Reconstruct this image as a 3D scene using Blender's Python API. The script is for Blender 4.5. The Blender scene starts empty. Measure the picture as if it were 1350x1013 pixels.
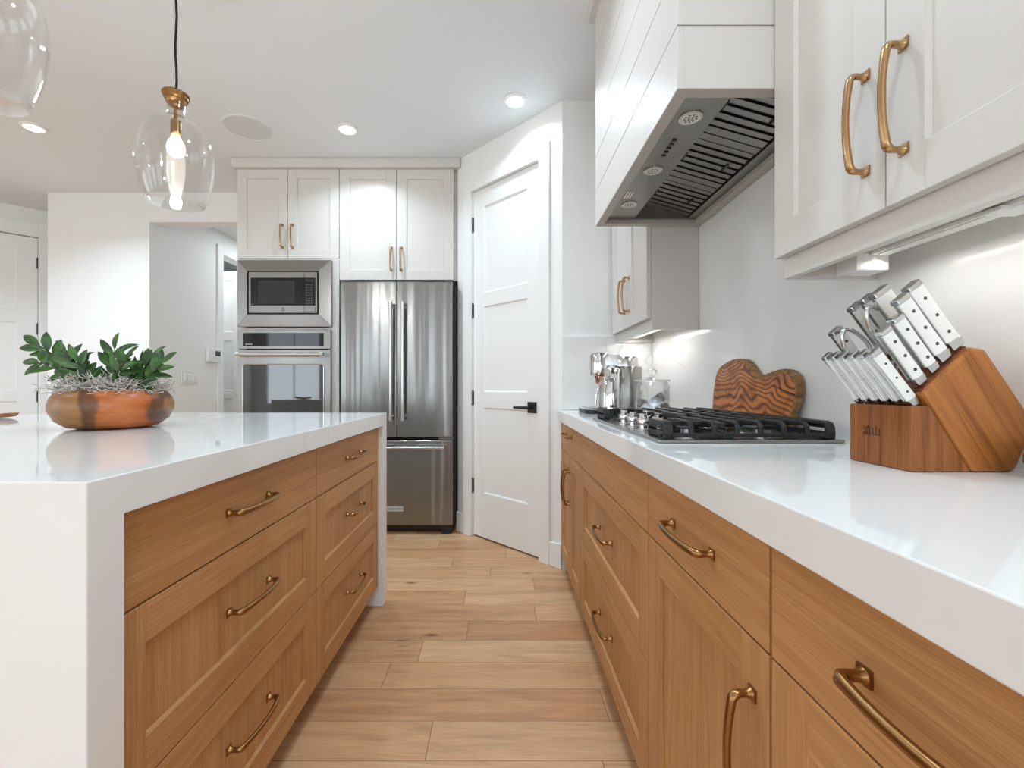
import bpy, bmesh, math, random
from mathutils import Vector, Matrix

random.seed(7)
SC = bpy.context.scene
COL = SC.collection
V = Vector
PI = math.pi

# ------------------------------------------------------------------ camera
F_PX = 580.0
cam_data = bpy.data.cameras.new('camera')
cam = bpy.data.objects.new('camera', cam_data)
COL.objects.link(cam)
cam.location = (0, 0, 1.046)
cam.rotation_euler = (PI / 2, 0, 0)
cam_data.sensor_width = 36
cam_data.lens = F_PX / 1350 * 36
cam_data.shift_x = 15 / 1350
cam_data.shift_y = 3 / 1350
cam_data.clip_start = 0.02
SC.camera = cam

# ------------------------------------------------------------------ colour management, world, lights
SC.view_settings.view_transform = 'Standard'
SC.view_settings.look = 'None'
SC.view_settings.gamma = 1
SC.view_settings.use_curve_mapping = False
SC.view_settings.exposure = 1.36
try:
    SC.cycles.use_denoising = True
    SC.cycles.max_bounces = 10
    SC.cycles.transmission_bounces = 8
    SC.cycles.transparent_max_bounces = 8
    SC.cycles.caustics_refractive = False
    SC.cycles.caustics_reflective = False
except Exception:
    pass

world = bpy.data.worlds.new('world')
SC.world = world
world.use_nodes = True
wb = world.node_tree.nodes['Background']
wb.inputs[0].default_value = (0.9, 0.95, 1, 1)
wb.inputs[1].default_value = 0.04


def area_light(name, loc, rot, sx, sy, power, col=(1, 1, 1), shape='RECTANGLE', spread=None):
    d = bpy.data.lights.new(name, 'AREA')
    d.energy = power
    d.color = col
    d.shape = shape
    d.size = sx
    d.size_y = sy
    if spread:
        d.spread = spread
    o = bpy.data.objects.new(name, d)
    o.location = loc
    o.rotation_euler = rot
    COL.objects.link(o)
    return o


# daylight through the windows behind the photographer and in the left wall
WIN_BACK = [(-5.5, -4.2), (-3.3, -1.9), (-1.0, 0.4)]           # x ranges in wall_back (y = -4)
WIN_LEFT = [(-2.9, -1.3), (-0.7, 0.9)]            # y ranges in wall_left (x = -5.8)
WIN_RIGHT_ADDED = [(-3.3, -1.5)]                        # y range in wall_right (x = .88), unseen window added to brighten the island fronts
for x0, x1 in WIN_BACK:
    area_light('daylight', ((x0 + x1) / 2, -3.97, 1.5), (PI / 2, 0, 0), x1 - x0 - .1, 1.7, 3.4, (.65, .84, 1))
for y0, y1 in WIN_LEFT:
    area_light('daylight', (-5.77, (y0 + y1) / 2, 1.5), (PI / 2, 0, -PI / 2), y1 - y0 - .1, 1.7, .8, (.63, .83, 1))
for y0, y1 in WIN_RIGHT_ADDED:
    area_light('daylight', (.85, (y0 + y1) / 2, 1.5), (PI / 2, 0, PI / 2), y1 - y0 - .1, 1.7, 9, (.65, .84, 1))  # fill entering by the added right-hand window
CEIL = 2.685
# recessed lamps of the kitchen (three of them show in the picture, the rest are unseen, added and placed to balance the light)
DOWN = [(0.083, 2.52), (-0.975, 2.80), (-2.95, 2.78),
        (-0.12, 1.35), (0.2, 0.3), (-2.95, 0.6), (0.0, -1.2), (-2.0, -1.6), (-4.2, -0.6), (-4.4, 2.2)]
for k, (x, y) in enumerate(DOWN):
    area_light('recessed_and_fill_light', (x, y, CEIL - .022), (0, 0, 0), .1, .1, (1.65, 2.9, 7.2, 3.0, 2.2, 2.4, .8, 1.6, 2.2, 5.0)[k], (.70, .865, 1), 'DISK', 2.45)
area_light('hall_fill_light', (-2.45, 5.0, CEIL - .02), (0, 0, 0), .3, .3, 3, (.85, .94, 1), 'DISK')  # unseen fill added to lighten the hall wall
area_light('side_room_fill_light', (-3.55, 5.0, CEIL - .02), (0, 0, 0), .3, .3, 2.2, (.85, .94, 1), 'DISK')  # unseen fill added for the room behind the open door
# under-cabinet strips
area_light('strip_light', (.745, 2.2, 1.312), (0, 0, PI / 2), .5, .02, .36, (1, .97, .93))
area_light('strip_light', (.775, .66, 1.304), (0, 0, PI / 2), .6, .02, .22, (1, .97, .93))


# ------------------------------------------------------------------ materials
def lin(c):
    return tuple((x / 12.92 if x <= .04045 else ((x + .055) / 1.055) ** 2.4) for x in (v / 255 for v in c)) + (1,)


def mat(name, col, rough=.5, metal=0.0, **kw):
    m = bpy.data.materials.new(name)
    m.use_nodes = True
    b = m.node_tree.nodes['Principled BSDF']
    b.inputs['Base Color'].default_value = lin(col)
    b.inputs['Roughness'].default_value = rough
    b.inputs['Metallic'].default_value = metal
    for k, v in kw.items():
        b.inputs[k.replace('_', ' ')].default_value = v
    return m


class NT:
    """small helper to wire nodes"""
    def __init__(self, m):
        self.m = m
        self.t = m.node_tree
        self.b = self.t.nodes['Principled BSDF']

    def n(self, typ, **props):
        nd = self.t.nodes.new(typ)
        for k, v in props.items():
            setattr(nd, k, v)
        return nd

    def l(self, a, b):
        self.t.links.new(a, b)

    def val(self, sock, v):
        if hasattr(v, 'links') or isinstance(v, bpy.types.NodeSocket):
            self.l(v, sock)
        else:
            sock.default_value = v

    def math(self, op, a, b=0.0, c=None):
        nd = self.n('ShaderNodeMath', operation=op)
        self.val(nd.inputs[0], a)
        self.val(nd.inputs[1], b)
        if c is not None:
            self.val(nd.inputs[2], c)
        return nd.outputs[0]

    def obj(self, scale=(1, 1, 1), rnd=True, rot=(0, 0, 0)):
        tc = self.n('ShaderNodeTexCoord')
        out = tc.outputs['Object']
        if rnd:
            oi = self.n('ShaderNodeObjectInfo')
            mul = self.n('ShaderNodeVectorMath', operation='SCALE')
            cmb = self.n('ShaderNodeCombineXYZ')
            r1 = self.math('MULTIPLY', oi.outputs['Random'], 17.0)
            self.l(r1, cmb.inputs[0]); self.l(r1, cmb.inputs[1]); self.l(r1, cmb.inputs[2])
            ad = self.n('ShaderNodeVectorMath', operation='ADD')
            self.l(out, ad.inputs[0]); self.l(cmb.outputs[0], ad.inputs[1])
            out = ad.outputs[0]
            self.t.nodes.remove(mul)
        mp = self.n('ShaderNodeMapping')
        if any(rot):
            mp.vector_type = 'TEXTURE'
            scale = tuple(1 / q for q in scale)
        mp.inputs['Scale'].default_value = scale
        mp.inputs['Rotation'].default_value = rot
        self.l(out, mp.inputs['Vector'])
        return mp.outputs['Vector']

    def noise(self, vec, scale=5, detail=4, rough=.5, dist=0.0):
        nd = self.n('ShaderNodeTexNoise')
        self.l(vec, nd.inputs['Vector'])
        nd.inputs['Scale'].default_value = scale
        nd.inputs['Detail'].default_value = detail
        nd.inputs['Roughness'].default_value = rough
        nd.inputs['Distortion'].default_value = dist
        return nd.outputs[0]

    def ramp(self, fac, stops):
        nd = self.n('ShaderNodeValToRGB')
        cr = nd.color_ramp
        cr.elements.remove(cr.elements[1])
        for k, (p, c) in enumerate(stops):
            e = cr.elements[0] if k == 0 else cr.elements.new(p)
            e.position = p
            e.color = lin(c) if len(c) == 3 else c
        self.l(fac, nd.inputs[0])
        return nd.outputs[0]

    def mix(self, a, b, fac, mode='MIX'):
        nd = self.n('ShaderNodeMix', data_type='RGBA', blend_type=mode)
        self.val(nd.inputs[0], fac)
        self.val(nd.inputs[6], a)
        self.val(nd.inputs[7], b)
        return nd.outputs[2]

    def bump(self, h, strength=.1, dist=.002):
        nd = self.n('ShaderNodeBump')
        nd.inputs['Strength'].default_value = strength
        nd.inputs['Distance'].default_value = dist
        self.l(h, nd.inputs['Height'])
        self.l(nd.outputs[0], self.b.inputs['Normal'])


def wood(name, stops, axis, rough=.5, dens=1.0, fibre=.35, rnd=True, rot=(0, 0, 0), broad=.25):
    m = mat(name, stops[1][1], rough, Specular_IOR_Level=.32)
    t = NT(m)
    s = [15 * dens] * 3
    s[axis] = .55 * dens
    v = t.obj(tuple(s), rnd, rot)
    g = t.noise(v, 3.2, 5, .55, .6)
    c = t.ramp(g, stops)
    s2 = [190 * dens] * 3
    s2[axis] = 3.5 * dens
    v2 = t.obj(tuple(s2), rnd, rot)
    f = t.noise(v2, 2.2, 3, .6, .15)
    fr = t.ramp(f, [(.3, (150, 138, 126)), (.62, (255, 255, 255))])
    c = t.mix(c, fr, fibre, 'MULTIPLY')
    s3 = [1.6] * 3
    s3[axis] = .35
    b = t.noise(t.obj(tuple(s3), rnd, rot), 2.0, 2)
    br = t.ramp(b, [(.35, (205, 196, 188)), (.65, (255, 255, 255))])
    c = t.mix(c, br, broad, 'MULTIPLY')
    t.l(c, t.b.inputs['Base Color'])
    t.bump(f, .12, .001)
    return m


M = {}
M['wall'] = mat('white_wall_paint', (243, 243, 241), .6)
M['trim'] = mat('white_trim_paint', (245, 245, 243), .38)
M['ceiling'] = mat('ceiling_paint', (233, 236, 238), .75)
tt = NT(M['ceiling'])
tt.bump(tt.noise(tt.obj((1, 1, 1), False), 38, 4, .6, .4), .25, .004)
M['greige'] = mat('greige_cabinet_paint', (217, 212, 206), .36)
M['greige_shade'] = mat('greige_recess_shade', (190, 185, 178), .5)  # darker copy of the greige, shade of underside and recesses put into it
M['dark_gap'] = mat('dark_gap', (38, 34, 30), .8)
OAK = [(.25, (188, 134, 84)), (.5, (204, 150, 97)), (.78, (214, 165, 112))]
M['oak_h'] = wood('oak_grain_along', OAK, 1)
M['oak_v'] = wood('oak_grain_upright', OAK, 2, fibre=.4)
M['oak_x'] = wood('oak_end', OAK, 0)
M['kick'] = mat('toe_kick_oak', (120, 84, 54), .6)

# white quartz with soft grey veins
M['quartz'] = mat('white_quartz', (240, 240, 238), .05)
t = NT(M['quartz'])
v = t.obj((1, 1, 1), False, (.3, .2, .9))
nz = t.noise(v, .8, 3, .5, 1.0)
vein = t.ramp(t.math('ABSOLUTE', t.math('SUBTRACT', nz, .5)), [(0.0, (230, 230, 228)), (.003, (236, 236, 234)), (.008, (240, 240, 238))])
msk = t.ramp(t.noise(v, 2.1, 2), [(.40, (255, 255, 255)), (.58, (0, 0, 0))])
base = t.mix(vein, lin((240, 240, 238)), msk)
t.l(base, t.b.inputs['Base Color'])
M['quartz_wall'] = M['quartz'].copy()
M['quartz_wall'].name = 'white_quartz_backsplash'
for nd in M['quartz_wall'].node_tree.nodes:
    if nd.type == 'VALTORGB' and len(nd.color_ramp.elements) == 3:
        nd.color_ramp.elements[0].color = lin((214, 214, 212))
M['quartz_wall'].node_tree.nodes['Principled BSDF'].inputs['Roughness'].default_value = .16


def steel(name, col, rough, aniso=.0, brush=True, axis=2, wavy=0.0):
    m = mat(name, col, rough, 1.0)
    t = NT(m)
    if aniso:
        t.b.inputs['Anisotropic'].default_value = aniso
        t.b.inputs['Anisotropic Rotation'].default_value = .25
        tg = t.n('ShaderNodeTangent', direction_type='RADIAL', axis='Z')
        t.l(tg.outputs[0], t.b.inputs['Tangent'])
    if wavy:
        h = t.noise(t.obj((6, 6, .25)), 2.2, 1)
        t.bump(h, wavy, .01)
    elif brush:
        s = [1.5] * 3
        s[axis] = 260
        h = t.noise(t.obj(tuple(s)), 3, 2)
        t.bump(h, .05, .0006)
    return m


M['fridge_steel'] = steel('brushed_fridge_steel', (142, 142, 140), .22, .7, False, wavy=.5)
M['steel'] = steel('brushed_steel', (150, 149, 146), .27, .5)
M['hood_steel'] = steel('hood_steel', (150, 148, 143), .34, 0)
M['chrome'] = mat('polished_chrome', (214, 214, 214), .08, 1)
M['satin'] = mat('satin_steel', (200, 200, 199), .2, 1)
M['brass'] = mat('brushed_brass', (184, 148, 106), .26, 1)
M['brass_dk'] = mat('aged_brass', (158, 118, 74), .28, 1)
M['black'] = mat('black_metal', (22, 22, 22), .4)
M['iron'] = mat('cast_iron', (30, 30, 31), .48)
M['blackglass'] = mat('black_glass', (10, 10, 11), .03)
M['ovenglass'] = mat('mirrored_oven_glass', (26, 26, 27), .03, 0.0, IOR=2.0)
M['bodygrey'] = mat('dark_grey_body', (26, 26, 27), .55)
M['plastic'] = mat('white_plastic', (236, 236, 233), .4)
M['speaker_mesh'] = mat('speaker_mesh', (216, 217, 217), .7)
M['badge_plate'] = mat('badge_plate', (200, 200, 198), .4)
M['fridge_side_shade'] = mat('black_fridge_side_and_shade', (12, 12, 13), .5)  # dark side, blackened further to carry the shade of the wall gap
M['screen'] = mat('grey_screen', (70, 72, 70), .2)
M['grey'] = mat('grey_plastic', (120, 120, 118), .4)
M['ivory'] = mat('ivory_handle', (238, 236, 230), .3)
M['rivet'] = mat('dark_rivet', (95, 95, 95), .3, 1)
M['cord'] = mat('black_cord', (14, 14, 14), .6)


def emission(name, col, strength):
    m = mat(name, col, .5)
    b = m.node_tree.nodes['Principled BSDF']
    b.inputs['Emission Color'].default_value = lin(col)
    b.inputs['Emission Strength'].default_value = strength
    return m


M['lamp'] = emission('lamp_diffuser', (255, 252, 245), 4)
M['bulb'] = emission('bulb_glow', (255, 244, 226), 3)
M['led'] = emission('led_strip', (255, 250, 242), .32)
M['daypane'] = emission('daylit_window', (240, 248, 255), .75)

M['glass'] = mat('clear_glass', (255, 255, 255), 0.0, 0, Transmission_Weight=1.0, IOR=1.45)
# thin blown glass: clear to look and light through, mirror-like at grazing angles
gm = M['glass']
gt = gm.node_tree
gb = gt.nodes['Principled BSDF']
tr = gt.nodes.new('ShaderNodeBsdfTransparent')
tr.inputs[0].default_value = (.972, .975, .975, 1)
gl = gt.nodes.new('ShaderNodeBsdfGlossy')
gl.inputs['Roughness'].default_value = .02
gl.inputs['Color'].default_value = (1, 1, 1, 1)
lw = gt.nodes.new('ShaderNodeLayerWeight')
lw.inputs['Blend'].default_value = .5
pw4 = gt.nodes.new('ShaderNodeMath'); pw4.operation = 'POWER'; pw4.inputs[1].default_value = 3.5
fr = gt.nodes.new('ShaderNodeMath'); fr.operation = 'MULTIPLY_ADD'; fr.inputs[1].default_value = .62; fr.inputs[2].default_value = .03
gt.links.new(lw.outputs['Facing'], pw4.inputs[0])
gt.links.new(pw4.outputs[0], fr.inputs[0])
mx = gt.nodes.new('ShaderNodeMixShader')
gt.links.new(fr.outputs[0], mx.inputs[0])
gt.links.new(tr.outputs[0], mx.inputs[1])
gt.links.new(gl.outputs[0], mx.inputs[2])
gt.links.new(mx.outputs[0], gt.nodes['Material Output'].inputs['Surface'])
gt.nodes.remove(gb)

M['jar_glass'] = M['glass'].copy()
M['jar_glass'].name = 'thick_clear_glass'
jt = M['jar_glass'].node_tree
jm = [nd for nd in jt.nodes if nd.type == 'MIX_SHADER'][0]
jr = jt.nodes.new('ShaderNodeBsdfGlass'); jr.inputs['IOR'].default_value = 1.45; jr.inputs['Roughness'].default_value = 0
jx = jt.nodes.new('ShaderNodeMixShader'); jx.inputs[0].default_value = .4
jt.links.new(jm.outputs[0], jx.inputs[1]); jt.links.new(jr.outputs[0], jx.inputs[2])
jt.links.new(jx.outputs[0], jt.nodes['Material Output'].inputs['Surface'])

# oak plank floor: rows along x, random offsets and tones
M['floor'] = mat('oak_plank_floor', (196, 152, 112), .36)
t = NT(M['floor'])
tc = t.n('ShaderNodeTexCoord')
sp = t.n('ShaderNodeSeparateXYZ')
t.l(tc.outputs['Object'], sp.inputs[0])
ROW, PL = .146, 1.25
yr = t.math('DIVIDE', t.math('ADD', sp.outputs[1], -1.228 + ROW * 60), ROW)
row = t.math('FLOOR', yr)
yf = t.math('FRACT', yr)
wn = t.n('ShaderNodeTexWhiteNoise', noise_dimensions='1D')
t.l(row, wn.inputs['W'])
xr = t.math('DIVIDE', t.math('ADD', sp.outputs[0], t.math('MULTIPLY_ADD', wn.outputs[0], 3.1, 40.0)), PL)
colx = t.math('FLOOR', xr)
xf = t.math('FRACT', xr)
cid = t.math('MULTIPLY_ADD', colx, 7.31, t.math('MULTIPLY', row, 3.17))
wn2 = t.n('ShaderNodeTexWhiteNoise', noise_dimensions='1D')
t.l(cid, wn2.inputs['W'])
tone = t.ramp(wn2.outputs[0], [(0, (212, 160, 116)), (.35, (229, 183, 138)), (.7, (236, 195, 152)), (1, (221, 172, 126))])
off = t.n('ShaderNodeCombineXYZ')
t.l(t.math('MULTIPLY', wn2.outputs[0], 31.0), off.inputs[0])
t.l(t.math('MULTIPLY', wn2.outputs[0], 57.0), off.inputs[1])
av = t.n('ShaderNodeVectorMath', operation='ADD')
t.l(tc.outputs['Object'], av.inputs[0]); t.l(off.outputs[0], av.inputs[1])
mp = t.n('ShaderNodeMapping'); mp.inputs['Scale'].default_value = (.9, 9, 1)
t.l(av.outputs[0], mp.inputs[0])
g1 = t.noise(mp.outputs[0], 2.4, 6, .6, 1.2)
gr = t.ramp(g1, [(.3, (196, 178, 162)), (.5, (240, 232, 225)), (.66, (255, 255, 255))])
c = t.mix(tone, gr, .6, 'MULTIPLY')
mp2 = t.n('ShaderNodeMapping'); mp2.inputs['Scale'].default_value = (4, 190, 1)
t.l(av.outputs[0], mp2.inputs[0])
g2 = t.noise(mp2.outputs[0], 2, 3, .6, .1)
c = t.mix(c, t.ramp(g2, [(.3, (190, 176, 165)), (.6, (255, 255, 255))]), .45, 'MULTIPLY')
# knots
mp3 = t.n('ShaderNodeMapping'); mp3.inputs['Scale'].default_value = (2.2, 6, 1)
t.l(av.outputs[0], mp3.inputs[0])
vo = t.n('ShaderNodeTexVoronoi'); vo.inputs['Scale'].default_value = 1.0
t.l(mp3.outputs[0], vo.inputs['Vector'])
c = t.mix(c, t.ramp(vo.outputs['Distance'], [(.02, (120, 84, 58)), (.09, (255, 255, 255))]), .8, 'MULTIPLY')
ey = t.math('MINIMUM', yf, t.math('SUBTRACT', 1.0, yf))
ex = t.math('MINIMUM', xf, t.math('SUBTRACT', 1.0, xf))
seam = t.math('MAXIMUM', t.math('LESS_THAN', ey, .008), t.math('LESS_THAN', ex, .0011))
c = t.mix(c, lin((120, 84, 56)), t.math('MULTIPLY', seam, .75))
t.l(c, t.b.inputs['Base Color'])
t.bump(t.math('SUBTRACT', g2, t.math('MULTIPLY', seam, 1.5)), .1, .0015)

# olive wood: wavy contour figure
M['olive'] = mat('olive_wood', (176, 100, 48), .4)
t = NT(M['olive'])
v = t.obj((1, 1, 1), False)
d = t.noise(v, 7, 1, .4, .4)
ad = t.math('MULTIPLY_ADD', d, 1.0, 0.0)
sp = t.n('ShaderNodeSeparateXYZ'); t.l(v, sp.inputs[0])
ph = t.math('ADD', t.math('MULTIPLY', ad, 56.0), t.math('MULTIPLY', sp.outputs[2], 280.0))
sn = t.math('SINE', ph)
c = t.ramp(t.math('MULTIPLY_ADD', sn, .5, .5), [(0, (104, 56, 26)), (.14, (150, 84, 40)), (.4, (194, 114, 56)), (1, (206, 130, 70))])
n2 = t.noise(v, 11, 4, .6, .8)
c = t.mix(c, t.ramp(n2, [(.34, (150, 100, 68)), (.54, (255, 255, 255))]), .7, 'MULTIPLY')
t.l(c, t.b.inputs['Base Color'])
M['olive_bark'] = wood('olive_live_edge', [(.3, (112, 76, 44)), (.5, (158, 116, 72)), (.72, (186, 146, 98))], 0, .6, 2)

# acacia bowl with broad vertical staves
M['acacia'] = mat('acacia_bowl_wood', (176, 96, 46), .32)
t = NT(M['acacia'])
v = t.obj((1, 1, 1), False)
sp = t.n('ShaderNodeSeparateXYZ'); t.l(v, sp.inputs[0])
nz = t.noise(v, 9, 2, .5, .6)
g = t.math('ADD', t.math('ADD', t.math('MULTIPLY_ADD', sp.outputs[0], 2.5, .5), t.math('MULTIPLY', sp.outputs[1], 2.2)), t.math('MULTIPLY_ADD', nz, .34, -.17))
c = t.ramp(g, [(0, (146, 100, 56)), (.27, (160, 110, 60)), (.31, (98, 58, 32)), (.38, (118, 70, 36)), (.41, (186, 104, 50)), (.6, (202, 116, 58)), (.76, (186, 98, 46)), (.82, (106, 60, 32)), (.9, (96, 58, 32)), (.94, (150, 104, 60))])
f = t.noise(t.obj((16, 16, 120), False), 1.2, 4, .6, .5)
c = t.mix(c, t.ramp(f, [(.3, (190, 170, 150)), (.6, (255, 255, 255))]), .45, 'MULTIPLY')
t.l(c, t.b.inputs['Base Color'])

BLK = [(.3, (116, 66, 34)), (.5, (156, 94, 50)), (.72, (178, 112, 62))]
M['block_v'] = wood('knife_block_wood', BLK, 2, .35, 2.0, .4, rnd=False, broad=.5)
M['block_s'] = wood('knife_block_slanted_wood', [(.3, (136, 80, 36)), (.5, (180, 112, 54)), (.75, (196, 128, 66))], 2, .35, 1.5, .3, rnd=False, rot=(0, -.56, 0), broad=.5)
M['block_top'] = wood('knife_block_end_wood', [(.3, (104, 54, 28)), (.5, (138, 76, 42)), (.75, (156, 92, 54))], 1, .4, 2, .4, rnd=False)
M['leaf'] = mat('leaf_green', (46, 92, 40), .35)
t = NT(M['leaf'])
g = t.noise(t.obj((1, 1, 1), True), 26, 3)
t.l(t.ramp(g, [(.3, (32, 60, 22)), (.55, (52, 92, 32)), (.75, (84, 128, 46))]), t.b.inputs['Base Color'])
M['stem'] = mat('stem_dark_green', (40, 58, 30), .5)
M['moss'] = mat('grey_moss', (186, 178, 168), .8)
t = NT(M['moss'])
t.l(t.ramp(t.noise(t.obj((1, 1, 1), False), 60, 2), [(.3, (128, 118, 108)), (.5, (190, 182, 172)), (.7, (214, 208, 200))]), t.b.inputs['Base Color'])
M['soil'] = mat('moss_bed', (104, 96, 86), .9)
M['pod_foil'] = mat('pod_foil', (206, 212, 222), .25, .7)
M['pod_dark'] = mat('pod_brown', (64, 38, 32), .4)
M['pod_black'] = mat('pod_charcoal', (52, 54, 58), .4)
M['copper'] = mat('copper', (196, 140, 118), .25, 1)
M['burn'] = mat('burnt_engraving', (70, 34, 16), .7)
M['dishwood'] = wood('dish_wood', [(.3, (128, 74, 34)), (.5, (176, 116, 60)), (.72, (196, 140, 84))], 1, .45, 1.5, .4)


# ------------------------------------------------------------------ mesh helpers
class MB:
    def __init__(self):
        self.v, self.f, self.mi, self.sm = [], [], [], []
        self.cur = 0

    def face(self, idx, smooth=False):
        self.f.append(tuple(idx)); self.mi.append(self.cur); self.sm.append(smooth)

    def add(self, pts):
        i = len(self.v)
        self.v.extend(V(p) for p in pts)
        return i

    def hexa(self, p):
        """8 corners: bottom ring 0-3, top ring 4-7"""
        i = self.add(p)
        for q in ((0, 3, 2, 1), (4, 5, 6, 7), (0, 1, 5, 4), (1, 2, 6, 5), (2, 3, 7, 6), (3, 0, 4, 7)):
            self.face([i + k for k in q])
        return self

    def box(self, x0, x1, y0, y1, z0, z1):
        return self.hexa([(x0, y0, z0), (x1, y0, z0), (x1, y1, z0), (x0, y1, z0),
                          (x0, y0, z1), (x1, y0, z1), (x1, y1, z1), (x0, y1, z1)])

    def prism(self, poly, vec):
        """closed polygon (list of 3-d points) extruded by vec"""
        n = len(poly)
        vec = V(vec)
        i = self.add(poly)
        j = self.add([V(p) + vec for p in poly])
        self.face([i + k for k in range(n)][::-1])
        self.face([j + k for k in range(n)])
        for k in range(n):
            q = (k + 1) % n
            self.face((i + k, i + q, j + q, j + k))
        return self

    def tube(self, pts, r, segs=8, caps=True, smooth=True, rot=0.0, squash=None, up=None):
        pts = [V(p) for p in pts]
        n = len(pts)
        rs = r if isinstance(r, (list, tuple)) else [r] * n
        t0 = (pts[1] - pts[0]).normalized()
        u = V(up) if up else (V((0, 0, 1)) if abs(t0.z) < .9 else V((1, 0, 0)))
        u = (u - t0 * u.dot(t0)).normalized()
        rings = []
        for k in range(n):
            if k == 0:
                tg = t0
            elif k == n - 1:
                tg = (pts[k] - pts[k - 1]).normalized()
            else:
                tg = ((pts[k + 1] - pts[k]).normalized() + (pts[k] - pts[k - 1]).normalized())
                tg = tg.normalized() if tg.length > 1e-6 else (pts[k] - pts[k - 1]).normalized()
            u = (u - tg * u.dot(tg))
            u = u.normalized() if u.length > 1e-6 else V((1, 0, 0))
            w = tg.cross(u)
            a, b = squash if squash else (1, 1)
            rings.append(self.add([pts[k] + (u * math.cos(rot + 2 * PI * s / segs) * a + w * math.sin(rot + 2 * PI * s / segs) * b) * rs[k] for s in range(segs)]))
        for k in range(n - 1):
            for s in range(segs):
                q = (s + 1) % segs
                self.face((rings[k] + s, rings[k] + q, rings[k + 1] + q, rings[k + 1] + s), smooth)
        if caps:
            self.face([rings[0] + s for s in range(segs)][::-1])
            self.face([rings[-1] + s for s in range(segs)])
        return self

    def lathe(self, prof, c=(0, 0, 0), segs=32, smooth=True, axis='Z', closed=False):
        c = V(c)
        rings = []
        for r, z in prof:
            if r < 1e-6:
                p = {'Z': (0, 0, z), 'X': (z, 0, 0), 'Y': (0, z, 0)}[axis]
                rings.append((self.add([c + V(p)]), 1))
            else:
                ring = []
                for s in range(segs):
                    a, b = r * math.cos(2 * PI * s / segs), r * math.sin(2 * PI * s / segs)
                    p = {'Z': (a, b, z), 'X': (z, a, b), 'Y': (b, z, a)}[axis]
                    ring.append(c + V(p))
                rings.append((self.add(ring), segs))
        pairs = list(zip(rings[:-1], rings[1:]))
        if closed:
            pairs.append((rings[-1], rings[0]))
        for (i, a), (j, b) in pairs:
            for s in range(segs):
                q = (s + 1) % segs
                if a == 1 and b == 1:
                    continue
                if a == 1:
                    self.face((i, j + q, j + s), smooth)
                elif b == 1:
                    self.face((i + s, i + q, j), smooth)
                else:
                    self.face((i + s, i + q, j + q, j + s), smooth)
        if not closed:
            if rings[0][1] > 1:
                self.face([rings[0][0] + s for s in range(segs)][::-1])
            if rings[-1][1] > 1:
                self.face([rings[-1][0] + s for s in range(segs)])
        return self


ORG = {}


def props(o, label=None, cat=None, group=None, kind=None):
    for k, v in (('label', label), ('category', cat), ('group', group), ('kind', kind)):
        if v:
            o[k] = v
    return o


def thing(name, label, cat, loc=(0, 0, 0), rz=0.0, ry=0.0, group=None, kind=None, local=False):
    o = bpy.data.objects.new(name, None)
    o.empty_display_size = .05
    o.location = loc
    o.rotation_euler = (0, ry, rz)
    COL.objects.link(o)
    ORG[o.name] = (V((0, 0, 0)) if local else V(loc))
    return props(o, label, cat, group, kind)


def obj(name, mb, mats, parent=None, bevel=0.0, label=None, cat=None, group=None, kind=None, subsurf=0, seg=2):
    """link one mesh object; with a parent, world coordinates become the parent's local ones"""
    off = ORG.get(parent.name, V((0, 0, 0))) if parent else V((0, 0, 0))
    me = bpy.data.meshes.new(name)
    me.from_pydata([tuple(p - off) for p in mb.v], [], mb.f)
    if not isinstance(mats, (list, tuple)):
        mats = [mats]
    for m in mats:
        me.materials.append(M[m] if isinstance(m, str) else m)
    me.polygons.foreach_set('material_index', [min(i, len(mats) - 1) for i in mb.mi])
    me.polygons.foreach_set('use_smooth', mb.sm)
    bm = bmesh.new(); bm.from_mesh(me)
    bmesh.ops.recalc_face_normals(bm, faces=bm.faces)
    bm.to_mesh(me); bm.free()
    me.update()
    if any(mb.sm):
        me.set_sharp_from_angle(angle=math.radians(38))
    o = bpy.data.objects.new(name, me)
    COL.objects.link(o)
    if parent:
        o.parent = parent
        ORG[o.name] = off
    if bevel:
        b = o.modifiers.new('bevel', 'BEVEL')
        b.width = bevel; b.segments = seg; b.limit_method = 'ANGLE'; b.angle_limit = math.radians(40)
        b.use_clamp_overlap = True
    if subsurf:
        s = o.modifiers.new('subd', 'SUBSURF'); s.levels = subsurf; s.render_levels = subsurf
    return props(o, label, cat, group, kind)


def text_mb(body, size, origin, ax, az, depth=.0006):
    """lettering as mesh: ax = reading direction, az = up direction"""
    cu = bpy.data.curves.new('lettering', 'FONT')
    cu.body = body; cu.size = size; cu.extrude = depth; cu.align_x = 'CENTER'; cu.align_y = 'CENTER'
    ob = bpy.data.objects.new('lettering', cu)
    COL.objects.link(ob)
    dg = bpy.context.evaluated_depsgraph_get()
    me = bpy.data.meshes.new_from_object(ob.evaluated_get(dg))
    bpy.data.objects.remove(ob); bpy.data.curves.remove(cu)
    ax, az = V(ax), V(az)
    an = ax.cross(az)
    mb = MB()
    i = mb.add([V(origin) + ax * p.co.x + az * p.co.y + an * p.co.z for p in me.vertices])
    for p in me.polygons:
        mb.face([i + k for k in p.vertices])
    bpy.data.meshes.remove(me)
    return mb


class Front:
    """local frame of a cabinet face: a along, z up, n outward"""
    def __init__(self, origin, a, n):
        self.o, self.a, self.nv = V(origin), V(a), V(n)

    def p(self, a, z, n):
        return self.o + self.a * a + V((0, 0, z)) + self.nv * n

    def box(self, mb, a0, a1, z0, z1, n0, n1):
        P = self.p
        return mb.hexa([P(a0, z0, n0), P(a1, z0, n0), P(a1, z0, n1), P(a0, z0, n1),
                        P(a0, z1, n0), P(a1, z1, n0), P(a1, z1, n1), P(a0, z1, n1)])


def slab_front(F, a0, a1, z0, z1, th=.02):
    mb = MB()
    F.box(mb, a0, a1, z0, z1, 0, th)
    return mb


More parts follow.
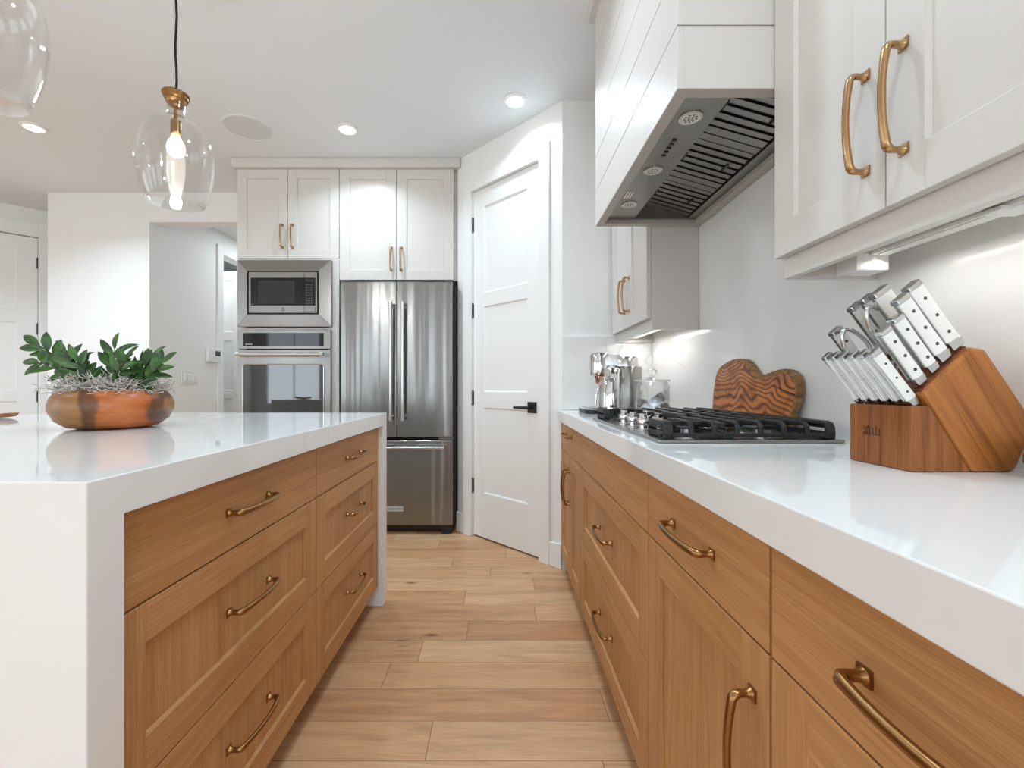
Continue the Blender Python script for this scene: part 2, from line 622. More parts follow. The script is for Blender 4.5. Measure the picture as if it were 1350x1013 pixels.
def shaker(F, a0, a1, z0, z1, st=.066, rl=None, th=.02, rec=.009, mid=(), ch=.004):
    """material slots: 0 = stiles and panel, 1 = rails"""
    rl = rl or st
    mb = MB()
    F.box(mb, a0, a0 + st, z0, z1, 0, th)
    F.box(mb, a1 - st, a1, z0, z1, 0, th)
    F.box(mb, a0 + st, a1 - st, z0 + rl, z1 - rl, 0, th - rec)
    mb.cur = 1
    F.box(mb, a0 + st, a1 - st, z0, z0 + rl, 0, th)
    F.box(mb, a0 + st, a1 - st, z1 - rl, z1, 0, th)
    zs = [z0 + rl] + [q for m in mid for q in m] + [z1 - rl]
    for m0, m1 in mid:
        F.box(mb, a0 + st, a1 - st, m0, m1, 0, th)
    P = F.p
    lo, hi = th - rec, th - .0004
    b0, b1 = a0 + st, a1 - st
    for k in range(0, len(zs), 2):
        c0, c1 = zs[k], zs[k + 1]
        mb.cur = 1
        mb.prism([P(b0, c0, lo), P(b0, c0 + ch, lo), P(b0, c0, hi)], F.a * (b1 - b0))
        mb.prism([P(b0, c1, lo), P(b0, c1, hi), P(b0, c1 - ch, lo)], F.a * (b1 - b0))
        mb.cur = 0
        mb.prism([P(b0, c0, lo), P(b0, c0, hi), P(b0 + ch, c0, lo)], V((0, 0, c1 - c0)))
        mb.prism([P(b1, c0, lo), P(b1 - ch, c0, lo), P(b1, c0, hi)], V((0, 0, c1 - c0)))
    mb.cur = 0
    return mb


def pull(F, a, z, n, vertical, cc=.16):
    """arched bar pull with square feet; (a, z) its middle on the face at depth n"""
    mb = MB()
    h = cc / 2

    def P(t, q, w=0.0):
        return F.p(a + w, z + t, n + q) if vertical else F.p(a + t, z + w, n + q)
    for s in (-h, h):
        b = .0085
        mb.hexa([P(s - b, 0, -b), P(s + b, 0, -b), P(s + b, 0, b), P(s - b, 0, b),
                 P(s - b, .003, -b), P(s + b, .003, -b), P(s + b, .003, b), P(s - b, .003, b)])
        mb.tube([P(s, .003), P(s, .006), P(s, .011), P(s, .016)], [.0080, .0064, .0052, .0050], 12)
    pts = [P(-h, .012), P(-h, .019), P(-h + .0015, .0245), P(-h + .006, .0285)]
    rs = [.0052, .0056, .0064, .0066]
    for k in range(11):
        t = -1 + 2 * k / 10
        pts.append(P(t * (h - .013), .0298 + .0062 * (1 - t * t)))
        rs.append(.0056 + .0008 * t * t)
    pts += [P(h - .006, .0285), P(h - .0015, .0245), P(h, .019), P(h, .012)]
    rs += [.0066, .0064, .0056, .0052]
    side = V((0, 0, 1)) if not vertical else F.a
    mb.tube(pts, rs, 12, up=tuple(side), squash=(1.1, .9))
    return mb


# ------------------------------------------------------------------ setting
def struct(name, mb, m, bevel=0.0, label=None, cat=None, parent=None):
    return obj(name, mb, m, parent, bevel, label, cat, kind=None if parent else 'structure')


WX = .88      # right wall plane
struct('floor', MB().box(-6, 1.1, -4.2, 7, -.1, 0), 'floor', label='light oak plank floor running between island and cooktop counter', cat='floor')
struct('ceiling', MB().box(-6, 1.1, -4.2, 7, CEIL, CEIL + .1), 'ceiling', label='pale grey textured kitchen ceiling with recessed lamps', cat='ceiling')
struct('wall_stub', MB().box(.353, WX, 2.52, 2.64, 0, CEIL), 'wall', label='narrow white wall between pantry door and hood', cat='wall')
# pantry wall at 45 degrees (its own frame: x along the wall, -y into the room)
A45 = math.atan2(-.711, .703)
WL = .943
pw = thing('wall_pantry', 'angled white wall holding the tall pantry door', 'wall', (-.31, 3.19, 0), A45, kind='structure', local=True)
D0, D1, DZ = .1587, .775, 2.40
obj('wall_panel', MB().box(0, D0 - .012, 0, .11, 0, CEIL).box(D1 + .012, WL, 0, .11, 0, CEIL).box(D0 - .012, D1 + .012, 0, .11, DZ + .012, CEIL), 'wall', pw)
tr1 = thing('trim_1', 'flat white casing framing the angled pantry door', 'door casing', (-.31, 3.19, 0), A45, kind='structure', local=True)
obj('casing_jamb', MB().box(D0 - .082, D0 - .004, -.018, 0, 0, DZ + .09), 'trim', tr1, .002)
obj('casing_jamb', MB().box(D1 + .004, D1 + .082, -.018, 0, 0, DZ + .09), 'trim', tr1, .002)
obj('casing_head', MB().box(D0 - .004, D1 + .004, -.018, 0, DZ + .004, DZ + .09), 'trim', tr1, .002)
obj('door_lining', MB().box(D0 - .012, D0 - .004, -.0, .11, 0, DZ + .012).box(D1 + .004, D1 + .012, 0, .11, 0, DZ + .012).box(D0 - .004, D1 + .004, 0, .11, DZ + .004, DZ + .012)
    .box(D0 - .004, D0 + .008, .046, .06, 0, DZ).box(D1 - .008, D1 + .004, .046, .06, 0, DZ), 'trim', tr1)
bb = thing('baseboard_pantry', 'white baseboard at the foot of the angled pantry wall', 'baseboard', (-.31, 3.19, 0), A45, kind='structure', local=True)
obj('board', MB().box(-.005, D0 - .083, -.015, 0, 0, .14), 'trim', bb, .003)
obj('board', MB().box(D1 + .083, WL, -.015, 0, 0, .14), 'trim', bb, .003)


def panel_door(root, s0, s1, zt, y, panels, hinge_side, hinges, st=.112, lever=None, th=.035):
    """three-panel leaf in its wall's own frame, face towards -y"""
    F = Front((0, y, 0), (1, 0, 0), (0, -1, 0))
    mid = [(panels[k][1], panels[k + 1][0]) for k in range(len(panels) - 1)]
    z0, z1 = .012, zt
    mb = MB()
    F.box(mb, s0, s0 + st, z0, z1, 0, th)
    F.box(mb, s1 - st, s1, z0, z1, 0, th)
    edges = [z0] + [q for p in panels for q in p] + [z1]
    for k in range(0, len(edges), 2):
        F.box(mb, s0 + st, s1 - st, edges[k], edges[k + 1], 0, th)
    rec, ch = .009, .009
    P = F.p
    b0, b1 = s0 + st, s1 - st
    for c0, c1 in panels:
        F.box(mb, b0, b1, c0, c1, 0, th - rec)
        lo, hi = th - rec, th - .0003
        mb.prism([P(b0, c0, lo), P(b0, c0 + ch, lo), P(b0, c0, hi)], F.a * (b1 - b0))
        mb.prism([P(b0, c1, lo), P(b0, c1, hi), P(b0, c1 - ch, lo)], F.a * (b1 - b0))
        mb.prism([P(b0, c0, lo), P(b0, c0, hi), P(b0 + ch, c0, lo)], V((0, 0, c1 - c0)))
        mb.prism([P(b1, c0, lo), P(b1 - ch, c0, lo), P(b1, c0, hi)], V((0, 0, c1 - c0)))
    obj('door_leaf', mb, 'trim', root, .0012)
    for hz in hinges:
        h = MB()
        hx = s0 - .002 if hinge_side < 0 else s1 + .002
        yy = y - th
        h.lathe([(.0065, -.05), (.0065, .05)], (hx, yy - .004, hz), 12)
        h.lathe([(.0045, -.055), (.0045, .055)], (hx, yy - .004, hz), 12)
        h.box(hx - .01, hx + .01, yy - .002, yy + .001, hz - .048, hz + .048)
        obj('hinge', h, 'black', root)
    if lever:
        lx, lz, dr = lever
        yy = y - th
        r = obj('door_handle', MB().box(lx - .034, lx + .034, yy - .009, yy, lz - .034, lz + .034), 'black', root, .001)
        g = MB().tube([(lx, yy - .008, lz), (lx, yy - .05, lz)], .009, 12)
        g.tube([(lx - dr * .012, yy - .05, lz), (lx + dr * .05, yy - .052, lz - .001), (lx + dr * .115, yy - .048, lz - .002)], [.009, .008, .0065], 12, squash=(1.1, .8))
        obj('lever', g, 'black', r)


d1 = thing('door_1', 'tall white three-panel pantry door with black lever in the angled wall', 'door', (-.31, 3.19, 0), A45, kind='structure', local=True)
panel_door(d1, D0, D1, DZ, .045, [(.315, .90), (1.008, 1.592), (1.686, 2.277)], -1, (.353, .964, 1.574, 2.174), .108, (.7085, .916, -1))

# back of the room
struct('wall_back', MB().box(-3.83, -2.97, 3.72, 3.845, 0, CEIL).box(-2.97, -1.93, 3.72, 3.845, 2.435, CEIL), 'wall', label='bright white wall around the hall opening beyond the island', cat='wall')
struct('wall_behind', MB().box(-1.93, .6, 3.84, 3.96, 0, CEIL), 'wall', label='wall behind the tall oven and fridge cabinets', cat='wall')
struct('wall_return', MB().box(-3.83, -3.71, 3.845, 4.75, 0, CEIL), 'wall', label='hidden return of the white wall beside the hall', cat='wall')
struct('wall_hall', MB().box(-3.09, -2.97, 3.845, 4.69, 0, CEIL).box(-3.09, -2.97, 4.69, 5.32, 2.45, CEIL).box(-3.09, -2.97, 5.32, 6.5, 0, CEIL), 'wall', label='grey-lit hall wall carrying the thermostat', cat='wall')
struct('wall_hall_right', MB().box(-1.93, -1.81, 3.96, 6.5, 0, CEIL), 'wall', label='hidden right wall of the hall', cat='wall')
struct('wall_hall_end', MB().box(-4.3, -1.81, 6.5, 6.62, 0, CEIL), 'wall', label='far end wall of the hall', cat='wall')
struct('wall_side_room', MB().box(-4.3, -4.2, 4.75, 6.5, 0, CEIL).box(-4.3, -3.09, 4.66, 4.75, 0, CEIL), 'wall', label='walls of the small room off the hall', cat='wall')
t3 = thing('trim_3', 'white casing round the open door off the hall', 'door casing', kind='structure')
obj('casing_jamb', MB().box(-2.97, -2.952, 4.60, 4.69, 0, 2.54), 'trim', t3, .002)
obj('casing_jamb', MB().box(-2.97, -2.952, 5.32, 5.41, 0, 2.54), 'trim', t3, .002)
obj('casing_head', MB().box(-2.97, -2.952, 4.69, 5.32, 2.45, 2.54), 'trim', t3, .002)
d3 = thing('door_3', 'white panelled door standing open off the hall beyond the thermostat', 'door', (-3.80, 5.30, 0), 0, kind='structure', local=True)
panel_door(d3, 0, .70, 2.42, 0, [(.25, .905), (.996, 1.60), (1.70, 2.31)], 1, (.4, 1.2, 2.1), .11)

# left wall at 45 degrees with a door
A2 = PI / 4
lw = thing('wall_angled_left', 'angled white wall at far left holding a panelled door', 'wall', (-5.8, 2.58, 0), A2, kind='structure', local=True)
L0, L1, LZ = 1.31, 2.126, 2.422
obj('wall_panel', MB().box(0, L0 - .012, 0, .11, 0, CEIL).box(L1 + .012, 2.84, 0, .11, 0, CEIL).box(L0 - .012, L1 + .012, 0, .11, LZ + .012, CEIL), 'wall', lw)
tr2 = thing('trim_2', 'flat white casing framing the panelled door at far left', 'door casing', (-5.8, 2.58, 0), A2, kind='structure', local=True)
obj('casing_jamb', MB().box(L0 - .094, L0 - .004, -.018, 0, 0, LZ + .127), 'trim', tr2, .002)
obj('casing_jamb', MB().box(L1 + .004, L1 + .094, -.018, 0, 0, LZ + .127), 'trim', tr2, .002)
obj('casing_head', MB().box(L0 - .004, L1 + .004, -.018, 0, LZ + .004, LZ + .127), 'trim', tr2, .002)
d2 = thing('door_2', 'white panelled door with black hinges in the angled wall at far left', 'door', (-5.8, 2.58, 0), A2, kind='structure', local=True)
panel_door(d2, L0, L1, LZ, .045, [(.25, .91), (1.01, 1.63), (1.74, 2.30)], 1, (.37, .95, 1.577, 2.19), .13, None)


def wall_with_windows(name, axis, c, lo, hi, wins, z0, z1, out, label):
    mb = MB()

    def bx(a0, a1, q0, q1):
        if axis == 'x':
            mb.box(c, c + out, a0, a1, q0, q1)
        else:
            mb.box(a0, a1, c, c + out, q0, q1)
    cuts = [lo]
    for a, b in wins:
        bx(cuts[-1], a, 0, CEIL)
        bx(a, b, 0, z0); bx(a, b, z1, CEIL)
        cuts.append(b)
    bx(cuts[-1], hi, 0, CEIL)
    return struct(name, mb, 'wall', label=label, cat='wall')


wall_with_windows('wall_left', 'x', -5.8, -4.1, 2.58, WIN_LEFT, .6, 2.4, -.12, 'white wall with windows left of the kitchen')
wall_with_windows('wall_right', 'x', WX, -4.0, 2.64, WIN_RIGHT_ADDED, .6, 2.4, .12, 'white wall behind the hood and upper cabinets')
wall_with_windows('wall_front', 'y', -4.0, -5.92, 1.0, WIN_BACK, .6, 2.4, -.12, 'white wall with windows behind the photographer')
wn_i = 0
for kind, wins in (('y', WIN_BACK), ('x', WIN_LEFT), ('r', WIN_RIGHT_ADDED)):  # the right-hand window is an unseen addition for its light
    for a, b in wins:
        wn_i += 1
        t = thing('window_%d' % wn_i, 'daylit window number %d behind the photographer' % wn_i if kind == 'y' else 'unseen side window number %d beside the kitchen' % wn_i, 'window', kind='structure')
        fr, pn = MB(), MB()
        for q0, q1, z0, z1 in ((a, a + .05, .6, 2.4), (b - .05, b, .6, 2.4), (a + .05, b - .05, .6, .65), (a + .05, b - .05, 2.35, 2.4), ((a + b) / 2 - .02, (a + b) / 2 + .02, .65, 2.35)):
            if kind == 'y':
                fr.box(q0, q1, -4.09, -4.03, z0, z1)
            else:
                fr.box(*((-5.89, -5.83) if kind == 'x' else (.91, .97)), q0, q1, z0, z1)
        if kind == 'y':
            pn.box(a + .05, b - .05, -4.075, -4.065, .65, 2.35)
        else:
            pn.box(*((-5.875, -5.865) if kind == 'x' else (.945, .955)), a + .05, b - .05, .65, 2.35)
        obj('window_frame', fr, 'trim', t)
        obj('window_pane', pn, 'daypane', t)

# crown board over the tall cabinets
struct('trim_4', MB().box(-1.93, -.29, 3.15, 3.80, 2.618, CEIL - .001), 'greige', .002, 'greige crown board between tall cabinets and ceiling', 'trim')

# ------------------------------------------------------------------ island
CT = .917       # island counter height
IX, IY0, IY1, IL = -.557, .592, 2.15, -2.16
TH = .06
mb = MB()
mb.box(IL, IX, IY0, IY1, CT - TH, CT)
mb.box(IL, IX, IY0, IY0 + TH, 0, CT - TH)
mb.box(IL, IX, IY1 - TH, IY1, 0, CT - TH)
ict = thing('island_countertop', 'thick white quartz island counter with waterfall ends', 'countertop', ((IL + IX) / 2, (IY0 + IY1) / 2, 0))
wf = MB().box(IL, IX, IY0, IY1, CT - TH, CT)
# one continuous slab outline (inverted U), extruded across the island
poly = [(IX, IY0, 0), (IX, IY0, CT), (IX, IY1, CT), (IX, IY1, 0), (IX, IY1 - TH, 0), (IX, IY1 - TH, CT - TH), (IX, IY0 + TH, CT - TH), (IX, IY0 + TH, 0)]
obj('quartz_slab', MB().prism(poly, (IL - IX, 0, 0)), 'quartz', ict, .002)


def base_cabinet(name, label, F, a0, a1, depth, fronts, group, top=.851, z0=.097, kick=.075):
    """F's plane is the carcass front; fronts: list of (kind, a0, a1, z0, z1, pull spec)"""
    mid = F.p((a0 + a1) / 2, 0, -depth / 2)
    root = thing(name, label, 'cabinet', (mid.x, mid.y, 0), group=group)
    mb = MB()
    F.box(mb, a0, a1, z0, top, -depth, 0)
    obj('body', mb, 'oak_v', root)
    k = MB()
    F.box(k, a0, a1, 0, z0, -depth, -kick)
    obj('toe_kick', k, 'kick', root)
    g, gz = .003, .0018
    for kind, b0, b1, q0, q1, pulls in fronts:
        if kind == 'slab':
            f = obj('drawer', slab_front(F, b0 + g, b1 - g, q0 + gz, q1 - gz), 'oak_h', root, .0012)
        elif kind == 'panel':
            f = obj('false_front', slab_front(F, b0 + g, b1 - g, q0 + gz, q1 - gz), 'oak_h', root, .0012)
        elif kind == 'drawer':
            f = obj('drawer', shaker(F, b0 + g, b1 - g, q0 + gz, q1 - gz), ['oak_v', 'oak_h'], root, .001)
        else:
            f = obj('door', shaker(F, b0 + g, b1 - g, q0 + gz, q1 - gz), ['oak_v', 'oak_h'], root, .001)
        for pa, pz, vert in pulls:
            obj('handle', pull(F, pa, pz, .02, vert), 'brass_dk', f)
    # dark shadow gaps between fronts are the carcass seen between them
    return root


ICX = IX - .025 - .02       # island carcass plane (fronts stand 20 mm proud)
FI = Front((ICX, 0, 0), (0, 1, 0), (1, 0, 0))
DR = [(.693, .8505), (.401, .693), (.097, .401)]
for a0, a1, lb in ((IY0 + TH + .001, 1.389, 'oak drawer cabinet at the near end of the island'), (1.389, IY1 - TH - .001, 'oak drawer cabinet at the fridge end of the island')):
    c = (a0 + a1) / 2
    base_cabinet('drawer_cabinet', lb, FI, a0, a1, .58, [
        ('slab', a0, a1, *DR[0], [(c, .775, False)]),
        ('drawer', a0, a1, *DR[1], [(c, .562, False)]),
        ('drawer', a0, a1, *DR[2], [(c, .268, False)])], 'oak base cabinets')

# ------------------------------------------------------------------ right-hand run
RT = .911
RX = .322
WS = .86        # backsplash face
obj('cooktop_countertop', MB().box(RX, WS - .001, -.35, 2.515, RT - .057, RT), 'quartz', None, .002, 'long white quartz counter under the cooktop and knife block', 'countertop')
FR = Front((RX + .02 + .02, 0, 0), (0, 1, 0), (-1, 0, 0))
rd = .50
zt = RT - .057 - .003
base_cabinet('base_cabinet', 'oak cabinet with one drawer over two doors beside the pantry door', FR, 1.873, 2.50, rd, [
    ('slab', 1.873, 2.49, .703, zt, [(2.19, .80, False)]),
    ('door', 1.873, 2.19, .097, .703, [(2.225 - .07, .545, True)]),
    ('door', 2.19, 2.49, .097, .703, [(2.225, .545, True)])], 'oak base cabinets', zt)
base_cabinet('drawer_cabinet', 'oak cabinet of two deep drawers directly below the cooktop', FR, 1.019, 1.873, rd, [
    ('panel', 1.019, 1.873, .703, zt, []),
    ('drawer', 1.019, 1.873, .40, .703, [(1.43, .563, False)]),
    ('drawer', 1.019, 1.873, .097, .40, [(1.43, .27, False)])], 'oak base cabinets', zt)
base_cabinet('base_cabinet', 'oak cabinet with drawer and single door in front of the knife block', FR, .5586, 1.019, rd, [
    ('slab', .5586, 1.019, .703, zt, [(.79, .775, False)]),
    ('door', .5586, 1.019, .097, .703, [(.596, .55, True)])], 'oak base cabinets', zt)
base_cabinet('base_cabinet', 'oak cabinet cut off by the lower right corner of the picture', FR, .10, .5586, rd, [
    ('slab', .10, .5586, .703, zt, [(.332, .775, False)]),
    ('door', .10, .5586, .097, .703, [(.14, .55, True)])], 'oak base cabinets', zt)
base_cabinet('base_cabinet', 'oak cabinet at the end of the run behind the photographer', FR, -.35, .10, rd, [
    ('slab', -.35, .10, .703, zt, [(-.125, .775, False)]),
    ('door', -.35, .10, .097, .703, [(.06, .55, True)])], 'oak base cabinets', zt)

obj('backsplash', MB().box(WS, WX - .0005, -.35, 2.519, RT, 2.60), 'quartz_wall', None, 0, 'glossy veined white slab behind the cooktop', 'backsplash')
obj('backsplash', MB().box(.355, WS - .0005, 2.50, 2.5195, RT + .001, 1.328), 'quartz_wall', None, .001, 'short white slab behind the coffee machine on the narrow wall', 'backsplash')

# ------------------------------------------------------------------ upper cabinets beside the hood
UX = .633


def upper(label, y0, y1, split, handles, near):
    root = thing('upper_cabinet', label, 'cabinet', (.75, (y0 + y1) / 2, 1.34), group='greige wall cabinets beside the hood')
    F = Front((UX + .02, 0, 0), (0, 1, 0), (-1, 0, 0))
    obj('body', MB().box(UX + .0205, WS - .001, y0, y1, 1.345, 2.60), 'greige', root)
    g = .0015
    for (a, b), h in zip(((y0, split), (split, y1)), handles):
        d = obj('door', shaker(F, a + g, b - g, 1.34, 2.60, .066, .074), 'greige', root, .001)
        obj('handle', pull(F, h, 1.50, .02, True, .165), 'brass', d)
    # light rail: front board and end return, with the raised cabinet floor between
    obj('light_rail', MB().box(UX + .022, UX + .04, y0, y1, 1.293, 1.345)
        .box(UX + .04, WS - .002, y1 - .018 if near else y0, y1 if near else y0 + .018, 1.293, 1.345)
        .box(UX + .04, WS - .002, y0 if near else y1 - .018, y0 + .018 if near else y1, 1.293, 1.345), 'greige', root, .001)
    return root


upper('greige two-door wall cabinet above the knife block', .418, 1.018, .724, (.690, .762), True)
upper('greige two-door wall cabinet above the coffee machine beyond the hood', 1.906, 2.50, 2.205, (2.17, 2.24), False)
for y0, y1, x, lb in ((.46, .90, .775, 'white light bar under the cabinet above the knife block'), (1.95, 2.45, .745, 'white light bar under the cabinet above the coffee machine')):
    ub = thing('under_cabinet_light', lb, 'light', (x, (y0 + y1) / 2, 1.345), group='under cabinet lights')
    obj('housing', MB().box(x - .024, x + .024, y0, y1, 1.322, 1.3445).box(x - .018, x + .018, y0, y1, 1.314, 1.322), 'plastic', ub, .002)
    obj('diffuser', MB().box(x - .012, x + .012, y0 + .01, y1 - .01, 1.3125, 1.3145), 'plastic' if x > .77 else 'led', ub)
    if x > .77:
        obj('clip', MB().box(x - .03, x + .026, .655, .685, 1.31, 1.316), 'plastic', ub, .001)
jb = thing('junction_box', 'small white wiring box under the cabinet above the knife block', 'junction box', (.77, .93, 1.345))
obj('box_body', MB().box(.735, .80, .905, .955, 1.285, 1.3445), 'plastic', jb, .003)
obj('box_lid', MB().box(.731, .735, .903, .957, 1.283, 1.344), 'plastic', jb, .001)
obj('cable', MB().tube([(.765, .905, 1.33), (.768, .885, 1.333), (.77, .90, 1.30), (.765, .904, 1.29)], .002, 8), 'plastic', jb)

# ------------------------------------------------------------------ range hood
HX, HY0, HY1, HZ = .41, 1.02, 1.904, 1.737
hood = thing('range_hood', 'greige shiplap range hood with steel insert over the cooktop', 'range hood', (.63, 1.46, HZ))
mb = MB()
T = .016
z = HZ
zs = []
while z < 2.63:
    zs.append((z, min(z + .1455, 2.64)))
    z += .148
for a, b in zs:
    mb.box(HX, HX + T, HY0, HY1, a, b)
    mb.box(HX + T, WS - .001, HY0, HY0 + T, a, b)
    mb.box(HX + T, WS - .001, HY1 - T, HY1, a, b)
obj('shiplap_boards', mb, 'greige', hood, .001)
mb = MB()
mb.box(HX + T, HX + T + .012, HY0 + T, HY1 - T, HZ + .02, 2.64)
mb.box(HX + T + .012, WS - .002, HY0 + T, HY0 + T + .012, HZ + .02, 2.64)
mb.box(HX + T + .012, WS - .002, HY1 - T - .012, HY1 - T, HZ + .02, 2.64)
mb.box(HX + T + .012, WS - .002, HY0 + T + .012, HY1 - T - .012, 1.98, 2.60)
obj('backing', mb, 'greige_shade', hood)
obj('crown', MB().box(HX - .028, WS - .001, HY0 - .03 if False else HY0, HY1 + .028, 2.636, CEIL - .001), 'greige', hood, .002)
# painted rim round the insert
R0 = .033
mb = MB()
for x0, x1, y0, y1 in ((HX + .001, HX + R0, HY0 + .001, HY1 - .001), (WS - R0, WS - .002, HY0 + .001, HY1 - .001), (HX + R0, WS - R0, HY0 + .001, HY0 + R0), (HX + R0, WS - R0, HY1 - R0, HY1 - .001)):
    mb.box(x0, x1, y0, y1, HZ - .001, HZ + .022)
obj('rim', mb, 'greige_shade', hood, .002)
ins = MB()
IX0, IX1, IY_0, IY_1 = HX + R0, WS - R0, HY0 + R0, HY1 - R0
ZI = HZ + .018
ins.box(IX0, .562, IY_0, IY_1, ZI, ZI + .004)                         # control strip
ins.box(.562, .565, IY_0, IY_1, ZI, ZI + .075)                        # step up to the filters
ins.prism([(.565, IY_0, ZI + .05), (.565, IY_0, ZI), (.80, IY_0, ZI)] if False else [(.562, IY_0, ZI), (.562, IY_0, ZI + .075), (.79, IY_0, ZI + .01), (.79, IY_0, ZI)], (0, .012, 0))
ins.prism([(.562, IY_1 - .012, ZI), (.562, IY_1 - .012, ZI + .075), (.79, IY_1 - .012, ZI + .01), (.79, IY_1 - .012, ZI)], (0, .012, 0))
ins.box(.79, IX1, IY_0, IY_1, ZI, ZI + .004)
ins.box(IX0, IX1, IY_0, IY_1, ZI + .12, ZI + .124)
ins.box(.793, .80, IY_0, IY_1, ZI + .004, ZI + .06)
insert = obj('insert', ins, 'hood_steel', hood, .0008)
# baffle filters
sl = (.072 - .008) / (.788 - .567)
for y0, y1 in ((HY0 + R0 + .014, 1.325), (1.33, 1.595), (1.60, HY1 - R0 - .014)):
    mb = MB()

    def fz(x):
        return ZI + .072 - (x - .567) * sl
    mb.hexa([(.567, y0, fz(.567) + .014), (.788, y0, fz(.788) + .014), (.788, y1, fz(.788) + .014), (.567, y1, fz(.567) + .014),
             (.567, y0, fz(.567) + .016), (.788, y0, fz(.788) + .016), (.788, y1, fz(.788) + .016), (.567, y1, fz(.567) + .016)])
    n = 6
    w = (y1 - y0 - .06) / n
    mb.cur = 1
    for q0, q1 in ((y0, y0 + .03), (y1 - .03, y1)):
        mb.hexa([(.567, q0, fz(.567)), (.788, q0, fz(.788)), (.788, q1, fz(.788)), (.567, q1, fz(.567)),
                 (.567, q0, fz(.567) + .014), (.788, q0, fz(.788) + .014), (.788, q1, fz(.788) + .014), (.567, q1, fz(.567) + .014)])
    for k in range(n):
        q0 = y0 + .03 + k * w + w * .12
        q1 = q0 + w * .62
        mb.hexa([(.569, q0, fz(.569)), (.786, q0, fz(.786)), (.786, q1, fz(.786)), (.569, q1, fz(.569)),
                 (.569, q0, fz(.569) + .006), (.786, q0, fz(.786) + .006), (.786, q1, fz(.786) + .006), (.569, q1, fz(.569) + .006)])
    fl = obj('baffle_filter', mb, ['black', 'hood_steel'], hood)
    for xx in (.61, .745):
        yc = (y0 + y1) / 2
        obj('latch', MB().box(xx - .004, xx + .004, yc - .02, yc + .02, fz(xx) - .006, fz(xx)), 'black', fl, .001)
for y in (1.158, 1.442, 1.712):
    mb = MB().lathe([(.030, ZI - .0035), (.0305, ZI - .001), (.0305, ZI + .0002)], (.50, y, 0), 28)
    lp = obj('hood_lamp', mb, 'satin', hood)
    mb = MB().lathe([(.0245, ZI - .0045), (.0245, ZI - .003)], (.50, y, 0), 24)
    obj('lamp_lens', mb, 'plastic', lp)
    mb = MB()
    for k in range(9):
        a = k * 2 * PI / 9
        r = .015
        mb.lathe([(.0032, ZI - .0052), (.0032, ZI - .0044)], (.50 + r * math.cos(a), y + r * math.sin(a), 0), 8)
    for k in range(4):
        a = k * PI / 2 + .5
        mb.lathe([(.0032, ZI - .0052), (.0032, ZI - .0044)], (.50 + .006 * math.cos(a), y + .006 * math.sin(a), 0), 8)
    obj('lamp_dots', mb, 'grey', lp)
for k in range(5):
    obj('button', MB().box(.494, .506, 1.262 + k * .021, 1.269 + k * .021, ZI - .003, ZI), 'black', hood)
st = MB()
for k in range(3):
    st.box(.462 + k * .010, .468 + k * .010, 1.60, 1.66, ZI - .001, ZI)
obj('sticker', st, 'plastic', hood)

# ------------------------------------------------------------------ tall bank: oven tower, fridge, microwave
TY = 3.2
FT = Front((0, TY, 0), (1, 0, 0), (0, -1, 0))
OX0, OX1 = -1.908, -1.168
oc = thing('oven_cabinet', 'tall greige cabinet holding the microwave and wall oven', 'cabinet', ((OX0 + OX1) / 2, 3.5, 0))
MX0, MX1 = -1.84, -1.245
mb = MB()
mb.box(OX0, OX0 + .02, TY, 3.80, .1, 2.617).box(OX1 - .02, OX1, TY, 3.80, .1, 2.617)
mb.box(OX0 + .02, OX1 - .02, 3.78, 3.80, .1, 2.617)
mb.box(OX0 + .02, OX1 - .02, TY, 3.78, 1.96, 2.617)
mb.box(OX0 + .02, MX0, TY - .018, TY + .02, .1, 1.966).box(MX1, OX1 - .02, TY - .018, TY + .02, .1, 1.966)
mb.box(MX0, MX1, TY - .018, 3.78, 1.452, 1.47).box(MX0, MX1, TY - .018, 3.78, .70, .735)
mb.box(OX0, OX0 + .02, TY - .018, TY, .1, 1.966).box(OX1 - .02, OX1, TY - .018, TY, .1, 1.966)
mb.box(MX0, MX1, TY - .018, TY + .02, 1.945, 1.966)
obj('body', mb, 'greige', oc, .001)
obj('toe_kick', MB().box(OX0, OX1, TY + .06, 3.80, 0, .1), 'greige_shade', oc)
g = .0015
for a, b, h in ((OX0 + .002, -1.539, -1.577), (-1.539, OX1, -1.503)):
    d = obj('door', shaker(FT, a + g, b - g, 1.970, 2.616, .066), 'greige', oc, .001)
    obj('handle', pull(FT, h, 2.13, .02, True), 'brass', d)
f = obj('drawer', shaker(FT, OX0 + .002, OX1, .1, .70, .066), 'greige', oc, .001)
obj('handle', pull(FT, -1.54, .60, .02, False), 'brass', f)

fc = thing('fridge_cabinet', 'greige two-door cabinet above the steel fridge', 'cabinet', (-.75, 3.5, 1.816))
FX0, FX1 = -1.166, -.340
obj('body', MB().box(FX0, FX1, TY, 3.80, 1.816, 2.617), 'greige', fc)
for a, b, h in ((FX0, -.754, -.790), (-.754, FX1, -.718)):
    d = obj('door', shaker(FT, a + g, b - g, 1.816, 2.616, .072), 'greige', fc, .001)
    obj('handle', pull(FT, h, 1.965, .02, True), 'brass', d)
obj('filler_strip', MB().box(FX1 + .0005, -.312, TY + .015, 3.4, 1.816, 2.617), 'greige', fc)

